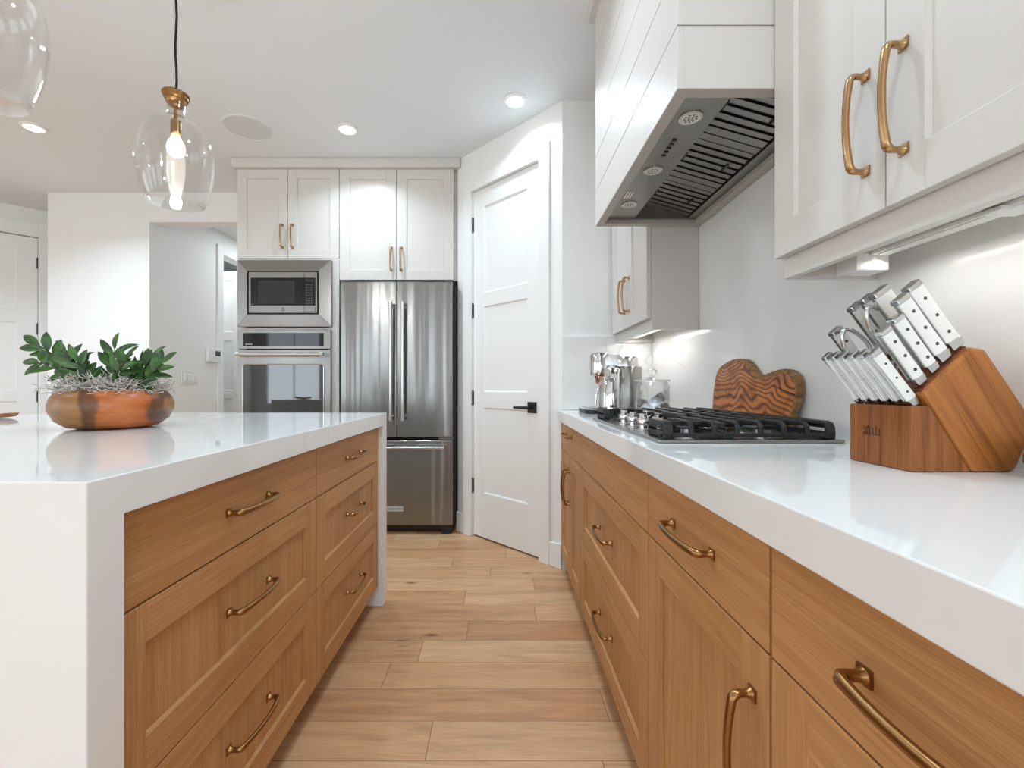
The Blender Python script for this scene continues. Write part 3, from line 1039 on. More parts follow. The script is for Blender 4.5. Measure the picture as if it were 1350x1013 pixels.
# fridge
fg = thing('refrigerator', 'stainless french-door refrigerator between oven cabinet and pantry wall', 'refrigerator', (-.73, 3.45, 0))
RX0, RX1, RY = -1.128, -.338, 3.10
obj('body', MB().box(RX0 + .005, RX1 + .02, RY + .075, 3.78, .055, 1.775), 'fridge_side_shade', fg, .004)  # widened on the right: black side also stands in for the shaded gap
for a, b in ((RX0, -.7345), (-.7305, RX1)):
    d = obj('door', MB().box(a, b, RY, RY + .068, .686, 1.785), 'fridge_steel', fg, .006, seg=3)
    left = a == RX0
    hx = -.764 if left else -.680
    hm = MB().tube([(hx, RY - .048, .815), (hx, RY - .048, 1.625)], .0115, 14)
    for hz in (.835, 1.605):
        hm.tube([(hx, RY - .05, hz), (hx, RY, hz)], [.0115, .0095], 12)
        hm.lathe([(.0135, -.016), (.0135, .016)], (hx, RY - .048, hz + (.012 if hz > 1 else -.012)), 14)
    obj('handle', hm, 'satin', d)
d = obj('freezer_drawer', MB().box(RX0, RX1, RY, RY + .068, .066, .664), 'fridge_steel', fg, .006, seg=3)
hm = MB().tube([(RX0 + .06, RY - .048, .618), (RX1 - .055, RY - .048, .618)], .0115, 14, up=(0, 0, 1))
for hx in (RX0 + .075, RX1 - .07):
    hm.tube([(hx, RY - .05, .618), (hx, RY, .618)], [.0125, .0095], 12)
    hm.lathe([(.0135, -.016), (.0135, .016)], (hx, RY - .048, .618), 14, axis='X')
obj('handle', hm, 'satin', d)
bd = obj('badge', MB().box(-.80, -.686, RY - .002, RY - .0002, .164, .200), 'badge_plate', d, .0006)
obj('lettering', text_mb('KitchenAid', .0235, (-.743, RY - .0022, .182), (1, 0, 0), (0, 0, 1)), 'screen', bd)
for hx in (RX0 + .05, RX1 - .05):
    obj('hinge', MB().box(hx - .05, hx + .05, RY + .012, RY + .075, .666, .684), 'grey', fg, .003)
obj('grille', MB().box(RX0 + .01, RX1 - .07, RY + .05, RY + .075, .02, .062), 'black', fg)
for hx in (RX0 + .04, RX1 - .045):
    obj('foot', MB().box(hx - .04, hx + .04, RY + .015, RY + .10, 0, .062), 'bodygrey', fg, .008)
for hx in (RX0 + .03, RX1 - .03):
    obj('hinge_cover', MB().box(hx - .03, hx + .03, RY + .02, RY + .14, 1.776, 1.80), 'bodygrey', fg, .004)

# microwave
MY = TY - .018
mw = thing('microwave', 'built-in stainless microwave in wide steel trim above the oven', 'microwave', (-1.55, 3.3, 1.474))
mx0, mx1, mz0, mz1 = -1.887, -1.214, 1.474, 1.952
ox0, ox1, oz0, oz1 = -1.81, -1.300, 1.560, 1.870
ins_ = MB()
yF = MY - .036
for p in ([(mx0, mz0), (mx1, mz0), (ox1, oz0), (ox0, oz0)], [(mx1, mz0), (mx1, mz1), (ox1, oz1), (ox1, oz0)], [(mx1, mz1), (mx0, mz1), (ox0, oz1), (ox1, oz1)], [(mx0, mz1), (mx0, mz0), (ox0, oz0), (ox0, oz1)]):
    i = ins_.add([(p[0][0], yF + .008, p[0][1]), (p[1][0], yF + .008, p[1][1]), (p[2][0], yF - .004, p[2][1]), (p[3][0], yF - .004, p[3][1]),
                  (p[0][0], MY - .001, p[0][1]), (p[1][0], MY - .001, p[1][1]), (p[2][0], MY - .001, p[2][1]), (p[3][0], MY - .001, p[3][1])])
    for q in ((0, 1, 2, 3), (7, 6, 5, 4), (0, 4, 5, 1), (1, 5, 6, 2), (2, 6, 7, 3), (3, 7, 4, 0)):
        ins_.face([i + k for k in q])
obj('trim_kit', ins_, 'steel', mw, .002)
obj('body', MB().box(ox0 + .001, ox1 - .001, MY - .02, 3.62, oz0 + .001, oz1 - .001), 'black', mw)
vz0, vz1 = 1.623, 1.821
wx0, wx1 = -1.785, -1.322
fr = MB()
cx0, cx1 = ox0 + .012, ox1 - .010
zz0, zz1 = oz0 + .011, oz1 - .008
fr.box(cx0, wx0, yF - .006, MY - .021, zz0, zz1).box(wx1, cx1, yF - .006, MY - .021, zz0, zz1)
fr.box(wx0, wx1, yF - .006, MY - .021, zz0, vz0).box(wx0, wx1, yF - .006, MY - .021, vz1, zz1)
dr = obj('door', fr, 'steel', mw, .001)
obj('window', MB().box(wx0, wx1, yF - .005, MY - .021, vz0, vz1), 'blackglass', dr)
obj('viewing_mesh', MB().box(-1.731, -1.470, yF - .0056, yF - .005, 1.640, 1.803), 'bodygrey', dr)
sx = -1.402
obj('door_seam', MB().box(sx - .0012, sx + .0012, yF - .0066, yF - .0058, vz1, zz1), 'black', dr)
obj('door_seam', MB().box(sx - .0012, sx + .0012, yF - .0066, yF - .0058, zz0, vz0), 'black', dr)
em = MB().lathe([(.0135, -.002), (.0135, 0)], (-1.556, yF - .006, 1.597), 24, axis='Y')
em2 = obj('emblem', em, 'grey', dr)
lg = MB()
lg.tube([(-1.556 + .0105 * math.cos(k * PI / 12), yF - .0083, 1.597 + .0105 * math.sin(k * PI / 12)) for k in range(25)], .0009, 6)
for s in (-1, 1):
    lg.tube([(-1.556 + s * .004 + .0035 * math.cos(k * PI / 6 + 1), yF - .0083, 1.597 + .0045 * math.sin(k * PI / 6 + 1)) for k in range(10)], .0008, 6)
obj('monogram', lg, 'satin', em2)
kp = MB()
for r in range(8):
    for c_ in range(3):
        kp.box(-1.392 + c_ * .018, -1.380 + c_ * .018, yF - .006, yF - .005, 1.632 + r * .019, 1.643 + r * .019)
obj('keypad', kp, 'screen', dr)
obj('display', MB().box(-1.390, -1.335, yF - .006, yF - .005, 1.792, 1.812), 'bodygrey', dr)
obj('release_button', MB().box(-1.390, -1.323, yF - .010, yF - .006, 1.580, 1.610), 'steel', dr, .002)
obj('lettering', text_mb('GE', .010, (-1.772, yF - .0052, 1.632), (1, 0, 0), (0, 0, 1), .0003), 'grey', dr)

# wall oven
ov = thing('wall_oven', 'stainless wall oven with towel-bar handle below the microwave', 'oven', (-1.55, 3.3, .735))
vx0, vx1 = -1.885, -1.218
yo = MY - .034
obj('body', MB().box(MX0 + .002, MX1 - .002, MY, 3.70, .738, 1.45), 'bodygrey', ov)
cp = obj('control_panel', MB().box(vx0, vx1, yo, MY - .0005, 1.314, 1.449), 'steel', ov, .002)
obj('control_glass', MB().box(-1.843, -1.266, yo - .0015, yo, 1.334, 1.428), 'blackglass', cp, .0005)
obj('lettering', text_mb('JENN-AIR', .012, (-1.80, yo - .0018, 1.347), (1, 0, 0), (0, 0, 1), .0003), 'plastic', cp)
od = obj('door', MB().box(vx0, vx1, yo, MY - .0005, .742, 1.308), 'steel', ov, .003)
# rounded window
wp = []
for cx, cz, a in ((-1.265 - .02, 1.203 - .02, 0), (-1.845 + .02, 1.203 - .02, 90), (-1.845 + .02, .842 + .02, 180), (-1.265 - .02, .842 + .02, 270)):
    for k in range(6):
        an = math.radians(a + k * 18)
        wp.append((cx + .02 * math.cos(an), yo - .0035, cz + .02 * math.sin(an)))
obj('window', MB().prism(wp, (0, .003, 0)), 'ovenglass', od)
wr = MB()
ring = [V(p) + V((0, .001, 0)) for p in wp] + [V(wp[0]) + V((0, .001, 0))]
wr.tube(ring, .004, 8, caps=False, up=(0, -1, 0))
obj('window_ring', wr, 'satin', od)
hm = MB().tube([(-1.868, yo - .05, 1.272), (-1.248, yo - .05, 1.272)], .0125, 14, up=(0, 0, 1))
for hx in (-1.855, -1.262):
    hm.box(hx - .014, hx + .014, yo - .055, yo, 1.259, 1.287)
obj('handle', hm, 'satin', od)

# ------------------------------------------------------------------ ceiling fittings
for k, (x, y) in enumerate(DOWN[:3]):
    lb = ['round recessed ceiling lamp above the pantry door', 'round recessed ceiling lamp above the fridge', 'round recessed ceiling lamp above the left white wall'][k]
    t = thing('recessed_lamp', lb, 'ceiling lamp', (x, y, CEIL), group='recessed ceiling lamps')
    obj('ring', MB().lathe([(.049, -.010), (.066, -.006), (.066, 0), (.049, 0)], (x, y, CEIL), 36, closed=True), 'trim', t)
    obj('diffuser', MB().lathe([(.049, -.0075), (.049, -.0015)], (x, y, CEIL), 32), 'lamp', t)
sp_ = thing('ceiling_speaker', 'round white speaker grille flush in the ceiling beside the pendants', 'speaker', (-1.60, 2.79, CEIL))
obj('ring', MB().lathe([(.136, -.006), (.145, -.004), (.145, 0), (.136, 0)], (-1.60, 2.79, CEIL), 40, closed=True), 'ceiling', sp_)
obj('grille', MB().lathe([(.136, -.003), (.136, -.0005)], (-1.60, 2.79, CEIL), 40), 'speaker_mesh', sp_)


def pendant(x, y, zb, label):
    t = thing('pendant_lamp', label, 'pendant lamp', (x, y, CEIL), group='glass pendant lamps over the island')
    cz = zb + .395
    obj('ceiling_plate', MB().lathe([(.0, -.022), (.05, -.022), (.062, -.012), (.062, -.0005), (0, -.0005)], (x, y, CEIL), 28), 'brass_dk', t)
    pts = [(x + .003 * math.sin(k * 1.3), y, cz + .03 + (CEIL - .022 - cz - .03) * k / 10) for k in range(11)]
    obj('cord', MB().tube(pts, .0042, 10), 'cord', t)
    obj('cap', MB().lathe([(0, .030), (.043, .030), (.046, .027), (.046, .022), (.041, .018), (.040, .009), (.0345, .006), (.0335, -.004), (.028, -.014), (.018, -.021), (.010, -.024), (.0, -.024)], (x, y, cz), 32), 'brass_dk', t)
    s = obj('stem', MB().lathe([(.0075, -.024), (.0075, -.075)], (x, y, cz), 14), 'brass_dk', t)
    obj('socket', MB().lathe([(0, -.074), (.017, -.074), (.0175, -.077), (.0175, -.13), (0, -.13)], (x, y, cz), 20), 'brass_dk', t)
    bp = [(0, -.131), (.013, -.133), (.016, -.142), (.026, -.158), (.0305, -.178), (.026, -.198), (.014, -.209), (0, -.212)]
    obj('bulb', MB().lathe(bp, (x, y, cz), 22), 'bulb', t)
    P = [(.031, .002), (.031, -.060), (.040, -.067), (.070, -.080), (.100, -.108), (.118, -.145), (.127, -.195), (.127, -.245), (.121, -.295), (.110, -.345), (.099, -.380), (.091, -.391), (.076, -.395)]
    # smooth the profile
    pr = []
    n = len(P)
    for k in range(n - 1):
        p0, p1, p2, p3 = P[max(k - 1, 0)], P[k], P[k + 1], P[min(k + 2, n - 1)]
        for s_ in range(4):
            u = s_ / 4
            pr.append(tuple(.5 * (2 * p1[i] + (p2[i] - p0[i]) * u + (2 * p0[i] - 5 * p1[i] + 4 * p2[i] - p3[i]) * u * u + (3 * p1[i] - p0[i] - 3 * p2[i] + p3[i]) * u ** 3) for i in (0, 1)))
    pr.append(P[-1])
    inner = [(max(r - .0022, .001), z_ + (.002 if z_ < -.385 else 0)) for r, z_ in pr]
    prof = pr + [(0, -.395), (0, -.3928)] + inner[::-1]
    obj('glass_shade', MB().lathe(prof, (x, y, cz), 56, closed=True), 'glass', t)
    d = bpy.data.lights.new('bulb_light', 'POINT')
    d.energy = 1.6; d.color = (.95, .95, .93); d.shadow_soft_size = .03
    lo = bpy.data.objects.new('bulb_light', d)
    lo.location = (x, y, cz - .25); COL.objects.link(lo)


pendant(-1.247, 1.69, 1.744, 'clear glass pendant lamp hanging whole above the planted bowl')
pendant(-1.247, 1.042, 1.735, 'clear glass pendant lamp cut off by the upper left corner')

# ------------------------------------------------------------------ hall fittings
th = thing('thermostat', 'white wall thermostat with grey screen in the hall', 'thermostat', (-2.97, 4.52, 1.36))
obj('case', MB().box(-2.969, -2.94, 4.43, 4.63, 1.295, 1.43), 'plastic', th, .006)
obj('screen', MB().box(-2.9405, -2.938, 4.535, 4.615, 1.36, 1.41), 'screen', th)
obj('buttons', MB().box(-2.9405, -2.939, 4.45, 4.50, 1.36, 1.41), 'trim', th)
sw = thing('switch_plate', 'white four-gang light switch plate in the hall', 'switch', (-2.97, 4.2, 1.13))
obj('plate', MB().box(-2.969, -2.962, 4.09, 4.31, 1.07, 1.19), 'plastic', sw, .002)
for k in range(4):
    y = 4.118 + k * .0485
    obj('rocker', MB().box(-2.963, -2.956, y, y + .034, 1.093, 1.16), 'trim', sw, .002)

# ------------------------------------------------------------------ cooktop
ck = thing('gas_cooktop', 'stainless gas cooktop with black iron grates on the counter', 'cooktop', (.595, 1.42, RT))
Z0 = RT + .008
obj('base', MB().box(.374, .816, 1.04, 1.80, RT + .0002, Z0), 'steel', ck, .003)
for bx, by, br in ((.50, 1.19, .035), (.70, 1.19, .045), (.68, 1.42, .055), (.50, 1.65, .04), (.70, 1.65, .035)):
    b = obj('burner', MB().lathe([(br * 1.35, 0), (br * 1.3, .004), (br, .005), (br, .014), (0, .014)], (bx, by, Z0), 28), 'satin', ck)
    obj('burner_cap', MB().lathe([(br * .9, .014), (br * .95, .018), (br * .85, .023), (0, .024)], (bx, by, Z0), 28), 'iron', b)
for kx, ky in ((.418, 1.29), (.418, 1.39), (.418, 1.49), (.480, 1.34), (.480, 1.45)):
    k_ = obj('knob', MB().lathe([(.020, 0), (.020, .003), (.012, .004), (.0115, .014), (.017, .018), (.0175, .030), (.016, .033), (0, .033)], (kx, ky, Z0), 24), 'chrome', ck)
    obj('grip', MB().box(kx - .006, kx + .006, ky - .019, ky + .019, Z0 + .031, Z0 + .046), 'chrome', k_, .002)


def grate(y0, y1, x0, x1, nf, ncross, arm=None):
    mb = MB()
    Y0, Y1 = y0, y1
    zt_ = RT + .051
    zl = RT + .017

    def sweep(path, side, w, h):
        """rectangular bar along path; side = width direction"""
        side = V(side)
        n = len(path)
        pts = [V(p) for p in path]
        rings = []
        for k in range(n):
            tg = (pts[min(k + 1, n - 1)] - pts[max(k - 1, 0)]).normalized()
            up = side.cross(tg).normalized()
            rings.append(mb.add([pts[k] + side * (w / 2) + up * (h / 2), pts[k] - side * (w / 2) + up * (h / 2), pts[k] - side * (w / 2) - up * (h / 2), pts[k] + side * (w / 2) - up * (h / 2)]))
        for k in range(n - 1):
            for s in range(4):
                q = (s + 1) % 4
                mb.face((rings[k] + s, rings[k] + q, rings[k + 1] + q, rings[k + 1] + s))
        mb.face([rings[0] + s for s in range(4)]); mb.face([rings[-1] + s for s in range(4)][::-1])
    for k in range(nf):
        x = x0 + .012 + (x1 - x0 - .024) * k / (nf - 1)
        w = .022 if k in (0, nf - 1) else .011
        y0, y1 = (arm[1], arm[2]) if arm and x < arm[0] else (Y0, Y1)
        sweep([(x, y0 + .004, zl), (x, y0 + .006, zt_ - .016), (x, y0 + .011, zt_ - .008), (x, y0 + .022, zt_ - .005),
               (x, (y0 + y1) / 2, zt_ - .005),
               (x, y1 - .022, zt_ - .005), (x, y1 - .011, zt_ - .008), (x, y1 - .006, zt_ - .016), (x, y1 - .004, zl)], (1, 0, 0), w, .009)
    y0, y1 = Y0, Y1
    xs = arm[0] if arm else x0
    for k in range(ncross):
        y = y0 + (y1 - y0) * (k + 1) / (ncross + 1)
        sweep([(xs + .006, y, zt_ - .010), (x1 - .006, y, zt_ - .010)], (0, 1, 0), .010, .012)
    if arm:
        ym = (arm[1] + arm[2]) / 2
        sweep([(x0 + .006, ym, zt_ - .010), (xs + .02, ym, zt_ - .010)], (0, 1, 0), .010, .012)
    areas = [(xs, x1, y0, y1)] + ([(x0, xs, arm[1], arm[2])] if arm else [])
    for a0, a1, b0, b1 in areas:
        for y in (b0 + .006, b1 - .006):
            sweep([(a0 + .006, y, zl), (a1 - .006, y, zl)], (0, 1, 0), .010, .010)
        for x in (a0 + .006, a1 - .006):
            sweep([(x, b0 + .006, zl), (x, b1 - .006, zl)], (1, 0, 0), .012, .014)
            sweep([(x, b0 + .012, zt_ - .012), (x, b1 - .012, zt_ - .012)], (1, 0, 0), .012, .014)
        for x in (a0 + .013, a1 - .013):
            for y in (b0 + .012, b1 - .012):
                mb.box(x - .013, x + .013, y - .010, y + .010, Z0, zl + .004)
    return mb


obj('grate', grate(1.058, 1.325, .392, .808, 8, 2, (.535, 1.058, 1.175)), 'iron', ck, .002)
obj('grate', grate(1.331, 1.512, .545, .808, 6, 1), 'iron', ck, .002)
obj('grate', grate(1.518, 1.785, .392, .808, 8, 2, (.535, 1.668, 1.785)), 'iron', ck, .002)

# ------------------------------------------------------------------ olive-wood board leaning on the backsplash
BP = [(1.714, 0.9125), (1.718, 1.03), (1.71, 1.086), (1.686, 1.117), (1.627, 1.137), (1.576, 1.144), (1.526, 1.141), (1.497, 1.132), (1.466, 1.11), (1.437, 1.087), (1.411, 1.08), (1.38, 1.086), (1.332, 1.095), (1.29, 1.097), (1.258, 1.086), (1.239, 1.066), (1.233, 1.032), (1.237, 0.996), (1.249, 0.967), (1.266, 0.9125)]
n = len(BP)
BQ = []
for k in range(n):
    if k == n - 1:
        BQ.append(BP[k]); continue
    p0, p1, p2, p3 = BP[max(k - 1, 0)], BP[k], BP[k + 1], BP[min(k + 2, n - 1)]
    for s_ in range(4):
        u = s_ / 4
        BQ.append(tuple(.5 * (2 * p1[i] + (p2[i] - p0[i]) * u + (2 * p0[i] - 5 * p1[i] + 4 * p2[i] - p3[i]) * u * u + (3 * p1[i] - p0[i] - 3 * p2[i] + p3[i]) * u ** 3) for i in (0, 1)))
mb = MB()
BQ = [(y, max(z, .9125)) for y, z in BQ]
bn = V((1, 0, -.087)).normalized() * .0165
front = [V((.822 + .087 * (z - .9115), y, z)) for y, z in BQ]
# top strip of the face is lighter live edge: an inset outline splits face and bark
cy, cz_ = 1.51, 1.0
i0 = mb.add([p + bn for p in front])
i1 = mb.add(front)
i2 = mb.add([V((.822 + .087 * (z - .9115) - .0015, y, z)) for y, z in [(y + (cy - y) * .03, z - (.013 if z > 1.03 else 0)) for y, z in BQ]])
m_ = len(BQ)
mb.face([i0 + k for k in range(m_)])
mb.cur = 0
mb.face([i2 + k for k in range(m_)][::-1])
mb.cur = 1
for k in range(m_):
    q = (k + 1) % m_
    mb.face((i0 + k, i0 + q, i1 + q, i1 + k), True)
    mb.face((i1 + k, i1 + q, i2 + q, i2 + k), True)
obj('cutting_board', mb, ['olive', 'olive_bark'], None, 0, 'wavy figured olive-wood board leaning on the backsplash behind the cooktop', 'cutting board')

# ------------------------------------------------------------------ knife block and knives
KB0, KB1 = .688, .811
kb = thing('knife_block', 'stepped brown wooden knife block on the white counter', 'knife block', (.73, .75, RT))
lowp = [(.643, KB0, RT + .0005), (.736, KB0, RT + .0005), (.676, KB0, 1.006), (.672, KB0, 1.0146), (.643, KB0, 1.0146)]
lb_ = obj('lower_block', MB().prism(lowp, (0, KB1 - KB0, 0)), 'block_v', kb, .002)
upp = [(.738, KB0 - .002, RT + .0005), (.803, KB0 - .002, RT + .0005), (.838, KB0 - .002, .985), (.757, KB0 - .002, 1.105), (.733, KB0 - .002, 1.108), (.659, KB0 - .002, 1.037)]
obj('slanted_block', MB().prism(upp, (0, KB1 - KB0 + .004, 0)), 'block_s', kb, .006)
# dark end-grain face carrying the slots
sd = V((.731 - .6605, 0, 1.1075 - 1.0375))
so = V((.6603, 0, 1.0382))
sn_ = V((-.7, 0, .72)).normalized()
fa = MB()
p = [so + V((0, KB0 + .003, 0)), so + sd + V((0, KB0 + .003, 0)), so + sd + V((0, KB1 - .003, 0)), so + V((0, KB1 - .003, 0))]
fa.hexa([q - sn_ * .001 for q in p] + [q + sn_ * .0012 for q in p])
obj('slot_face', fa, 'block_top', kb)
eng = text_mb('滄山', .019, (.6428, .763, .968), (0, -1, 0), (0, 0, 1), .0004)
obj('engraving', eng, 'burn', kb)
KD = V((-.585, 0, .811))
KANG = math.atan2(KD.x, KD.z)
CAT = 'knife'


def knife(name, label, base, length, width, thick, group, cat='knife', ang=KANG, rivets=3, flare=1.07):
    t = thing(name, label, cat, base, 0, ang, group=group, local=True)
    w, h = width / 2, thick / 2
    # bolster (x = width, y = thickness, z = along the handle)
    obj('bolster', MB().hexa([(-w * .8, -h * .8, .0015), (w * .8, -h * .8, .0015), (w * .8, h * .8, .0015), (-w * .8, h * .8, .0015),
                              (-w, -h, length * .15), (w, -h, length * .13), (w, h, length * .13), (-w, h, length * .15)]), 'satin', t, .0015)
    mb = MB()
    zs_ = [length * f for f in (.14, .35, .6, .8, .92)]
    ws = [w, w * .98, w * .97, w * 1.04, w * flare]
    prev = None
    for z_, ww in zip(zs_, ws):
        ring = mb.add([(-ww, -h * .7, z_), (-ww * .6, -h, z_), (ww * .6, -h, z_), (ww * .93, -h * .7, z_), (ww * .93, h * .7, z_), (ww * .6, h, z_), (-ww * .6, h, z_), (-ww, h * .7, z_)])
        if prev is not None:
            for s in range(8):
                q = (s + 1) % 8
                mb.face((prev + s, prev + q, ring + q, ring + s), s not in (1, 5))
        else:
            mb.face([ring + s for s in range(8)][::-1])
        prev = ring
    mb.face([prev + s for s in range(8)])
    hd = obj('handle', mb, 'ivory', t)
    tg = MB()
    tg.hexa([(w * .90, -h * .35, .14 * length), (w * 1.03, -h * .35, .14 * length), (w * 1.03, h * .35, .14 * length), (w * .90, h * .35, .14 * length),
             (w * .92, -h * .35, .92 * length), (w * flare, -h * .35, .92 * length), (w * flare, h * .35, .92 * length), (w * .92, h * .35, .92 * length)])
    tg.hexa([(-w * .95, -h * .35, .14 * length), (-w * 1.03, -h * .35, .14 * length), (-w * 1.03, h * .35, .14 * length), (-w * .95, h * .35, .14 * length),
             (-w * .95, -h * .35, .92 * length), (-w * flare * 1.03, -h * .35, .92 * length), (-w * flare * 1.03, h * .35, .92 * length), (-w * .95, h * .35, .92 * length)])
    obj('tang', tg, 'satin', t)
    cp_ = MB()
    ww = w * flare
    ring0 = [(-ww, -h * 1.02), (ww * .95, -h * 1.02), (ww * .95, h * 1.02), (-ww, h * 1.02)]
    cp_.hexa([(a, b, .92 * length) for a, b in ring0] + [(a * .96, b * .9, length * (.985 if a < 0 else 1.0)) for a, b in ring0])
    obj('end_cap', cp_, 'satin', t, .0015)
    for k in range(rivets):
        z_ = length * (.26 + .25 * k)
        obj('rivet', MB().lathe([(.0028 if thick > .012 else .002, -h * 1.03), (.0028 if thick > .012 else .002, h * 1.03)], (0, 0, z_), 14, axis='Y'), 'rivet', hd)
    return t


STK = ['closest to the cooktop', 'second from the cooktop', 'third from the cooktop', 'fourth from the cooktop', 'fifth from the cooktop', 'nearest the viewer']
for k in range(6):
    y = .799 - k * .0192
    knife('steak_knife', 'slim ivory-handled steak knife in the lower block step, ' + STK[k], (.658 + .001 * k, y, 1.0146), .112, .0175, .011, 'steak knives in the lower step', ang=math.atan2(-.60 - .02 * k / 5, .80))
rows = [  # (slot fraction up the slanted face, y, length, width, label)
    (.95, .701, .128, .0245, 'largest ivory-handled knife at the upper front edge of the slanted block'),
    (.68, .701, .126, .0235, 'ivory-handled knife second down the front edge of the slanted block'),
    (.43, .701, .108, .0195, 'ivory-handled knife third down the front edge of the slanted block'),
    (.15, .701, .108, .0195, 'ivory-handled knife lowest on the front edge of the slanted block'),
    (.90, .752, .135, .031, 'broad ivory-handled knife standing highest in the second row'),
    (.86, .778, .130, .024, 'ivory-handled knife in the third row just behind the scissors'),
    (.78, .800, .125, .023, 'ivory-handled knife with rounded cap in the back row nearest the wall'),
    (.22, .799, .118, .022, 'ivory-handled knife lowest in the back row, left of the scissors')]
for fr_, y, ln, wd, lb in rows:
    q = so + sd * fr_ + sn_ * .0015
    knife('kitchen_knife', lb, (q.x, y, q.z), ln, wd, .0155, 'kitchen knives in the slanted block')
q = so + sd * .45 + sn_ * .0015
sc_ = thing('kitchen_scissors', 'steel loop-handled scissors standing in the middle of the knife block', 'scissors', (q.x, .764, q.z), 0, KANG, local=True)
for sx, sy, zc in ((-.024, .014, .074), (.0185, -.006, .088)):
    mb = MB()
    ring = []
    for k in range(29):
        a = 2 * PI * k / 28
        ring.append((sx + .0195 * math.cos(a) * (1 - .2 * math.sin(a)), sy, zc + .035 * math.sin(a)))
    mb.tube(ring, .0036, 10, caps=False, up=(0, 1, 0))
    mb.tube([(sx * .7, sy, zc - .030), (sx * .3, sy * .6, .02), (sx * .15, 0, .002)], [.0045, .005, .005], 10)
    obj('loop', mb, 'satin', sc_)
obj('pivot', MB().lathe([(.005, -.008), (.005, .008)], (0, 0, .018), 14, axis='Y'), 'satin', sc_)

# hammered silver canister at the picture's edge
mb = MB()
prof = []
for k in range(13):
    prof.append((.040 + .0012 * (k % 2) + .006 * math.sin(k / 12 * PI), .001 + .055 * k / 12))
prof.append((.036, .057)); prof.append((.0, .057))
mb.lathe([(0, .001)] + prof, (.803, .616, RT), 26, smooth=False)
obj('silver_pot', mb, 'chrome', None, 0, 'hammered silver pot cut off by the right edge beside the knife block', 'pot')

# ------------------------------------------------------------------ coffee machine and pod jar
cm = thing('coffee_machine', 'chrome espresso machine on a black tray near the pantry wall', 'coffee machine', (.60, 2.25, RT))
cyk = 2.25
tp = []
for cx, cy2, a in ((.76, 2.33, 0), (.455, 2.33, 90), (.455, 2.17, 180), (.76, 2.17, 270)):
    for k in range(7):
        an = math.radians(a + k * 15)
        tp.append((cx + .04 * math.cos(an), cy2 + .04 * math.sin(an)))
obj('base_tray', MB().prism([(a, b, RT + .001) for a, b in tp], (0, 0, .019)), 'black', cm, .003)
obj('drip_rim', MB().prism([(.60 + (a - .60) * 1.01, cyk + (b - cyk) * 1.01, RT + .020) for a, b in tp], (0, 0, .007)), 'chrome', cm, .003)
obj('column', MB().lathe([(.062, RT + .027), (.062, 1.132), (.056, 1.14), (0, 1.14)], (.562, cyk, 0), 36), 'chrome', cm)
wt = obj('water_tank', MB().lathe([(.066, RT + .027), (.068, RT + .04), (.068, 1.14), (.064, 1.146), (0, 1.146)], (.652, cyk, 0), 36), 'steel', cm)
obj('tank_lid', MB().lathe([(.062, 1.146), (.062, 1.185), (.056, 1.195), (0, 1.195)], (.638, cyk, 0), 36), 'satin', wt)
hd_ = obj('brew_head', MB().lathe([(0, 1.098), (.036, 1.098), (.046, 1.104), (.048, 1.115), (.048, 1.200), (.043, 1.214), (.02, 1.220), (0, 1.220)], (.505, cyk, 0), 36).box(.51, .60, cyk - .04, cyk + .04, 1.15, 1.205), 'chrome', cm)
obj('spout', MB().lathe([(.012, 1.055), (.020, 1.062), (.022, 1.085), (.03, 1.098)], (.505, cyk - .01, 0), 20), 'copper', hd_)
lv = MB().tube([(.505, cyk - .02, 1.07), (.53, cyk - .06, 1.085), (.55, cyk - .085, 1.10)], [.007, .006, .006], 10)
lv.box(.535, .575, cyk - .10, cyk - .08, 1.085, 1.108)
obj('portafilter', lv, 'satin', hd_)
wnd = [(.53, cyk - .055, 1.08), (.505, cyk - .075, 1.075), (.482, cyk - .078, 1.05), (.473, cyk - .078, 1.0), (.470, cyk - .078, .953)]
obj('steam_wand', MB().tube(wnd, .0055, 10), 'chrome', cm)
obj('drip_grid', MB().box(.43, .50, cyk - .08, cyk + .08, RT + .0265, RT + .0295), 'satin', cm)

JX, JY, JR = .690, 2.0, .074
jar = thing('glass_jar', 'lidded clear glass jar of coffee pods behind the cooktop', 'jar', (JX, JY, RT))
jp = [(0, .001), (JR - .006, .001), (JR, .007), (JR, .135), (JR - .008, .146), (JR - .008, .156)]
inn = [(JR - .0105, .156), (JR - .0105, .146), (JR - .0025, .134), (JR - .0025, .009), (JR - .008, .0045), (0, .0045)]
obj('jar_body', MB().lathe([(r, RT + z_) for r, z_ in jp + inn], (JX, JY, 0), 40, closed=True), 'jar_glass', jar)
lidp = [(0, .158), (JR + .002, .158), (JR + .004, .161), (JR + .001, .165), (.035, .172), (.012, .178), (.010, .184), (.017, .190), (.022, .199), (.019, .209), (.010, .2135), (0, .214)]
obj('jar_lid', MB().lathe([(r, RT + z_) for r, z_ in lidp], (JX, JY, 0), 36), 'jar_glass', jar)
rimm = MB().lathe([(JR - .008, RT + .1565), (JR + .002, RT + .1565), (JR + .002, RT + .158), (JR - .008, RT + .158)], (JX, JY, 0), 36, closed=True)
obj('seal', rimm, 'satin', jar)


def pod(p, d, m, label):
    """one coffee pod, foil face along d"""
    p, d = V(p), V(d).normalized()
    mb = MB()
    mb.tube([p, p + d * .004, p + d * .028, p + d * .029, p + d * .0315], [.013, .017, .0215, .0245, .0245], 20, up=(0, 0, 1) if abs(d.z) < .9 else (1, 0, 0))
    t = thing('coffee_pod', label, 'coffee pod', tuple(p), group='coffee pods in the jar')
    obj('cup', mb, m, t)
    f = MB().tube([p + d * .0315, p + d * .0322], [.0235, .022], 20, up=(0, 0, 1) if abs(d.z) < .9 else (1, 0, 0))
    obj('foil_lid', f, 'pod_foil' if m != 'pod_dark' else 'pod_dark', t)


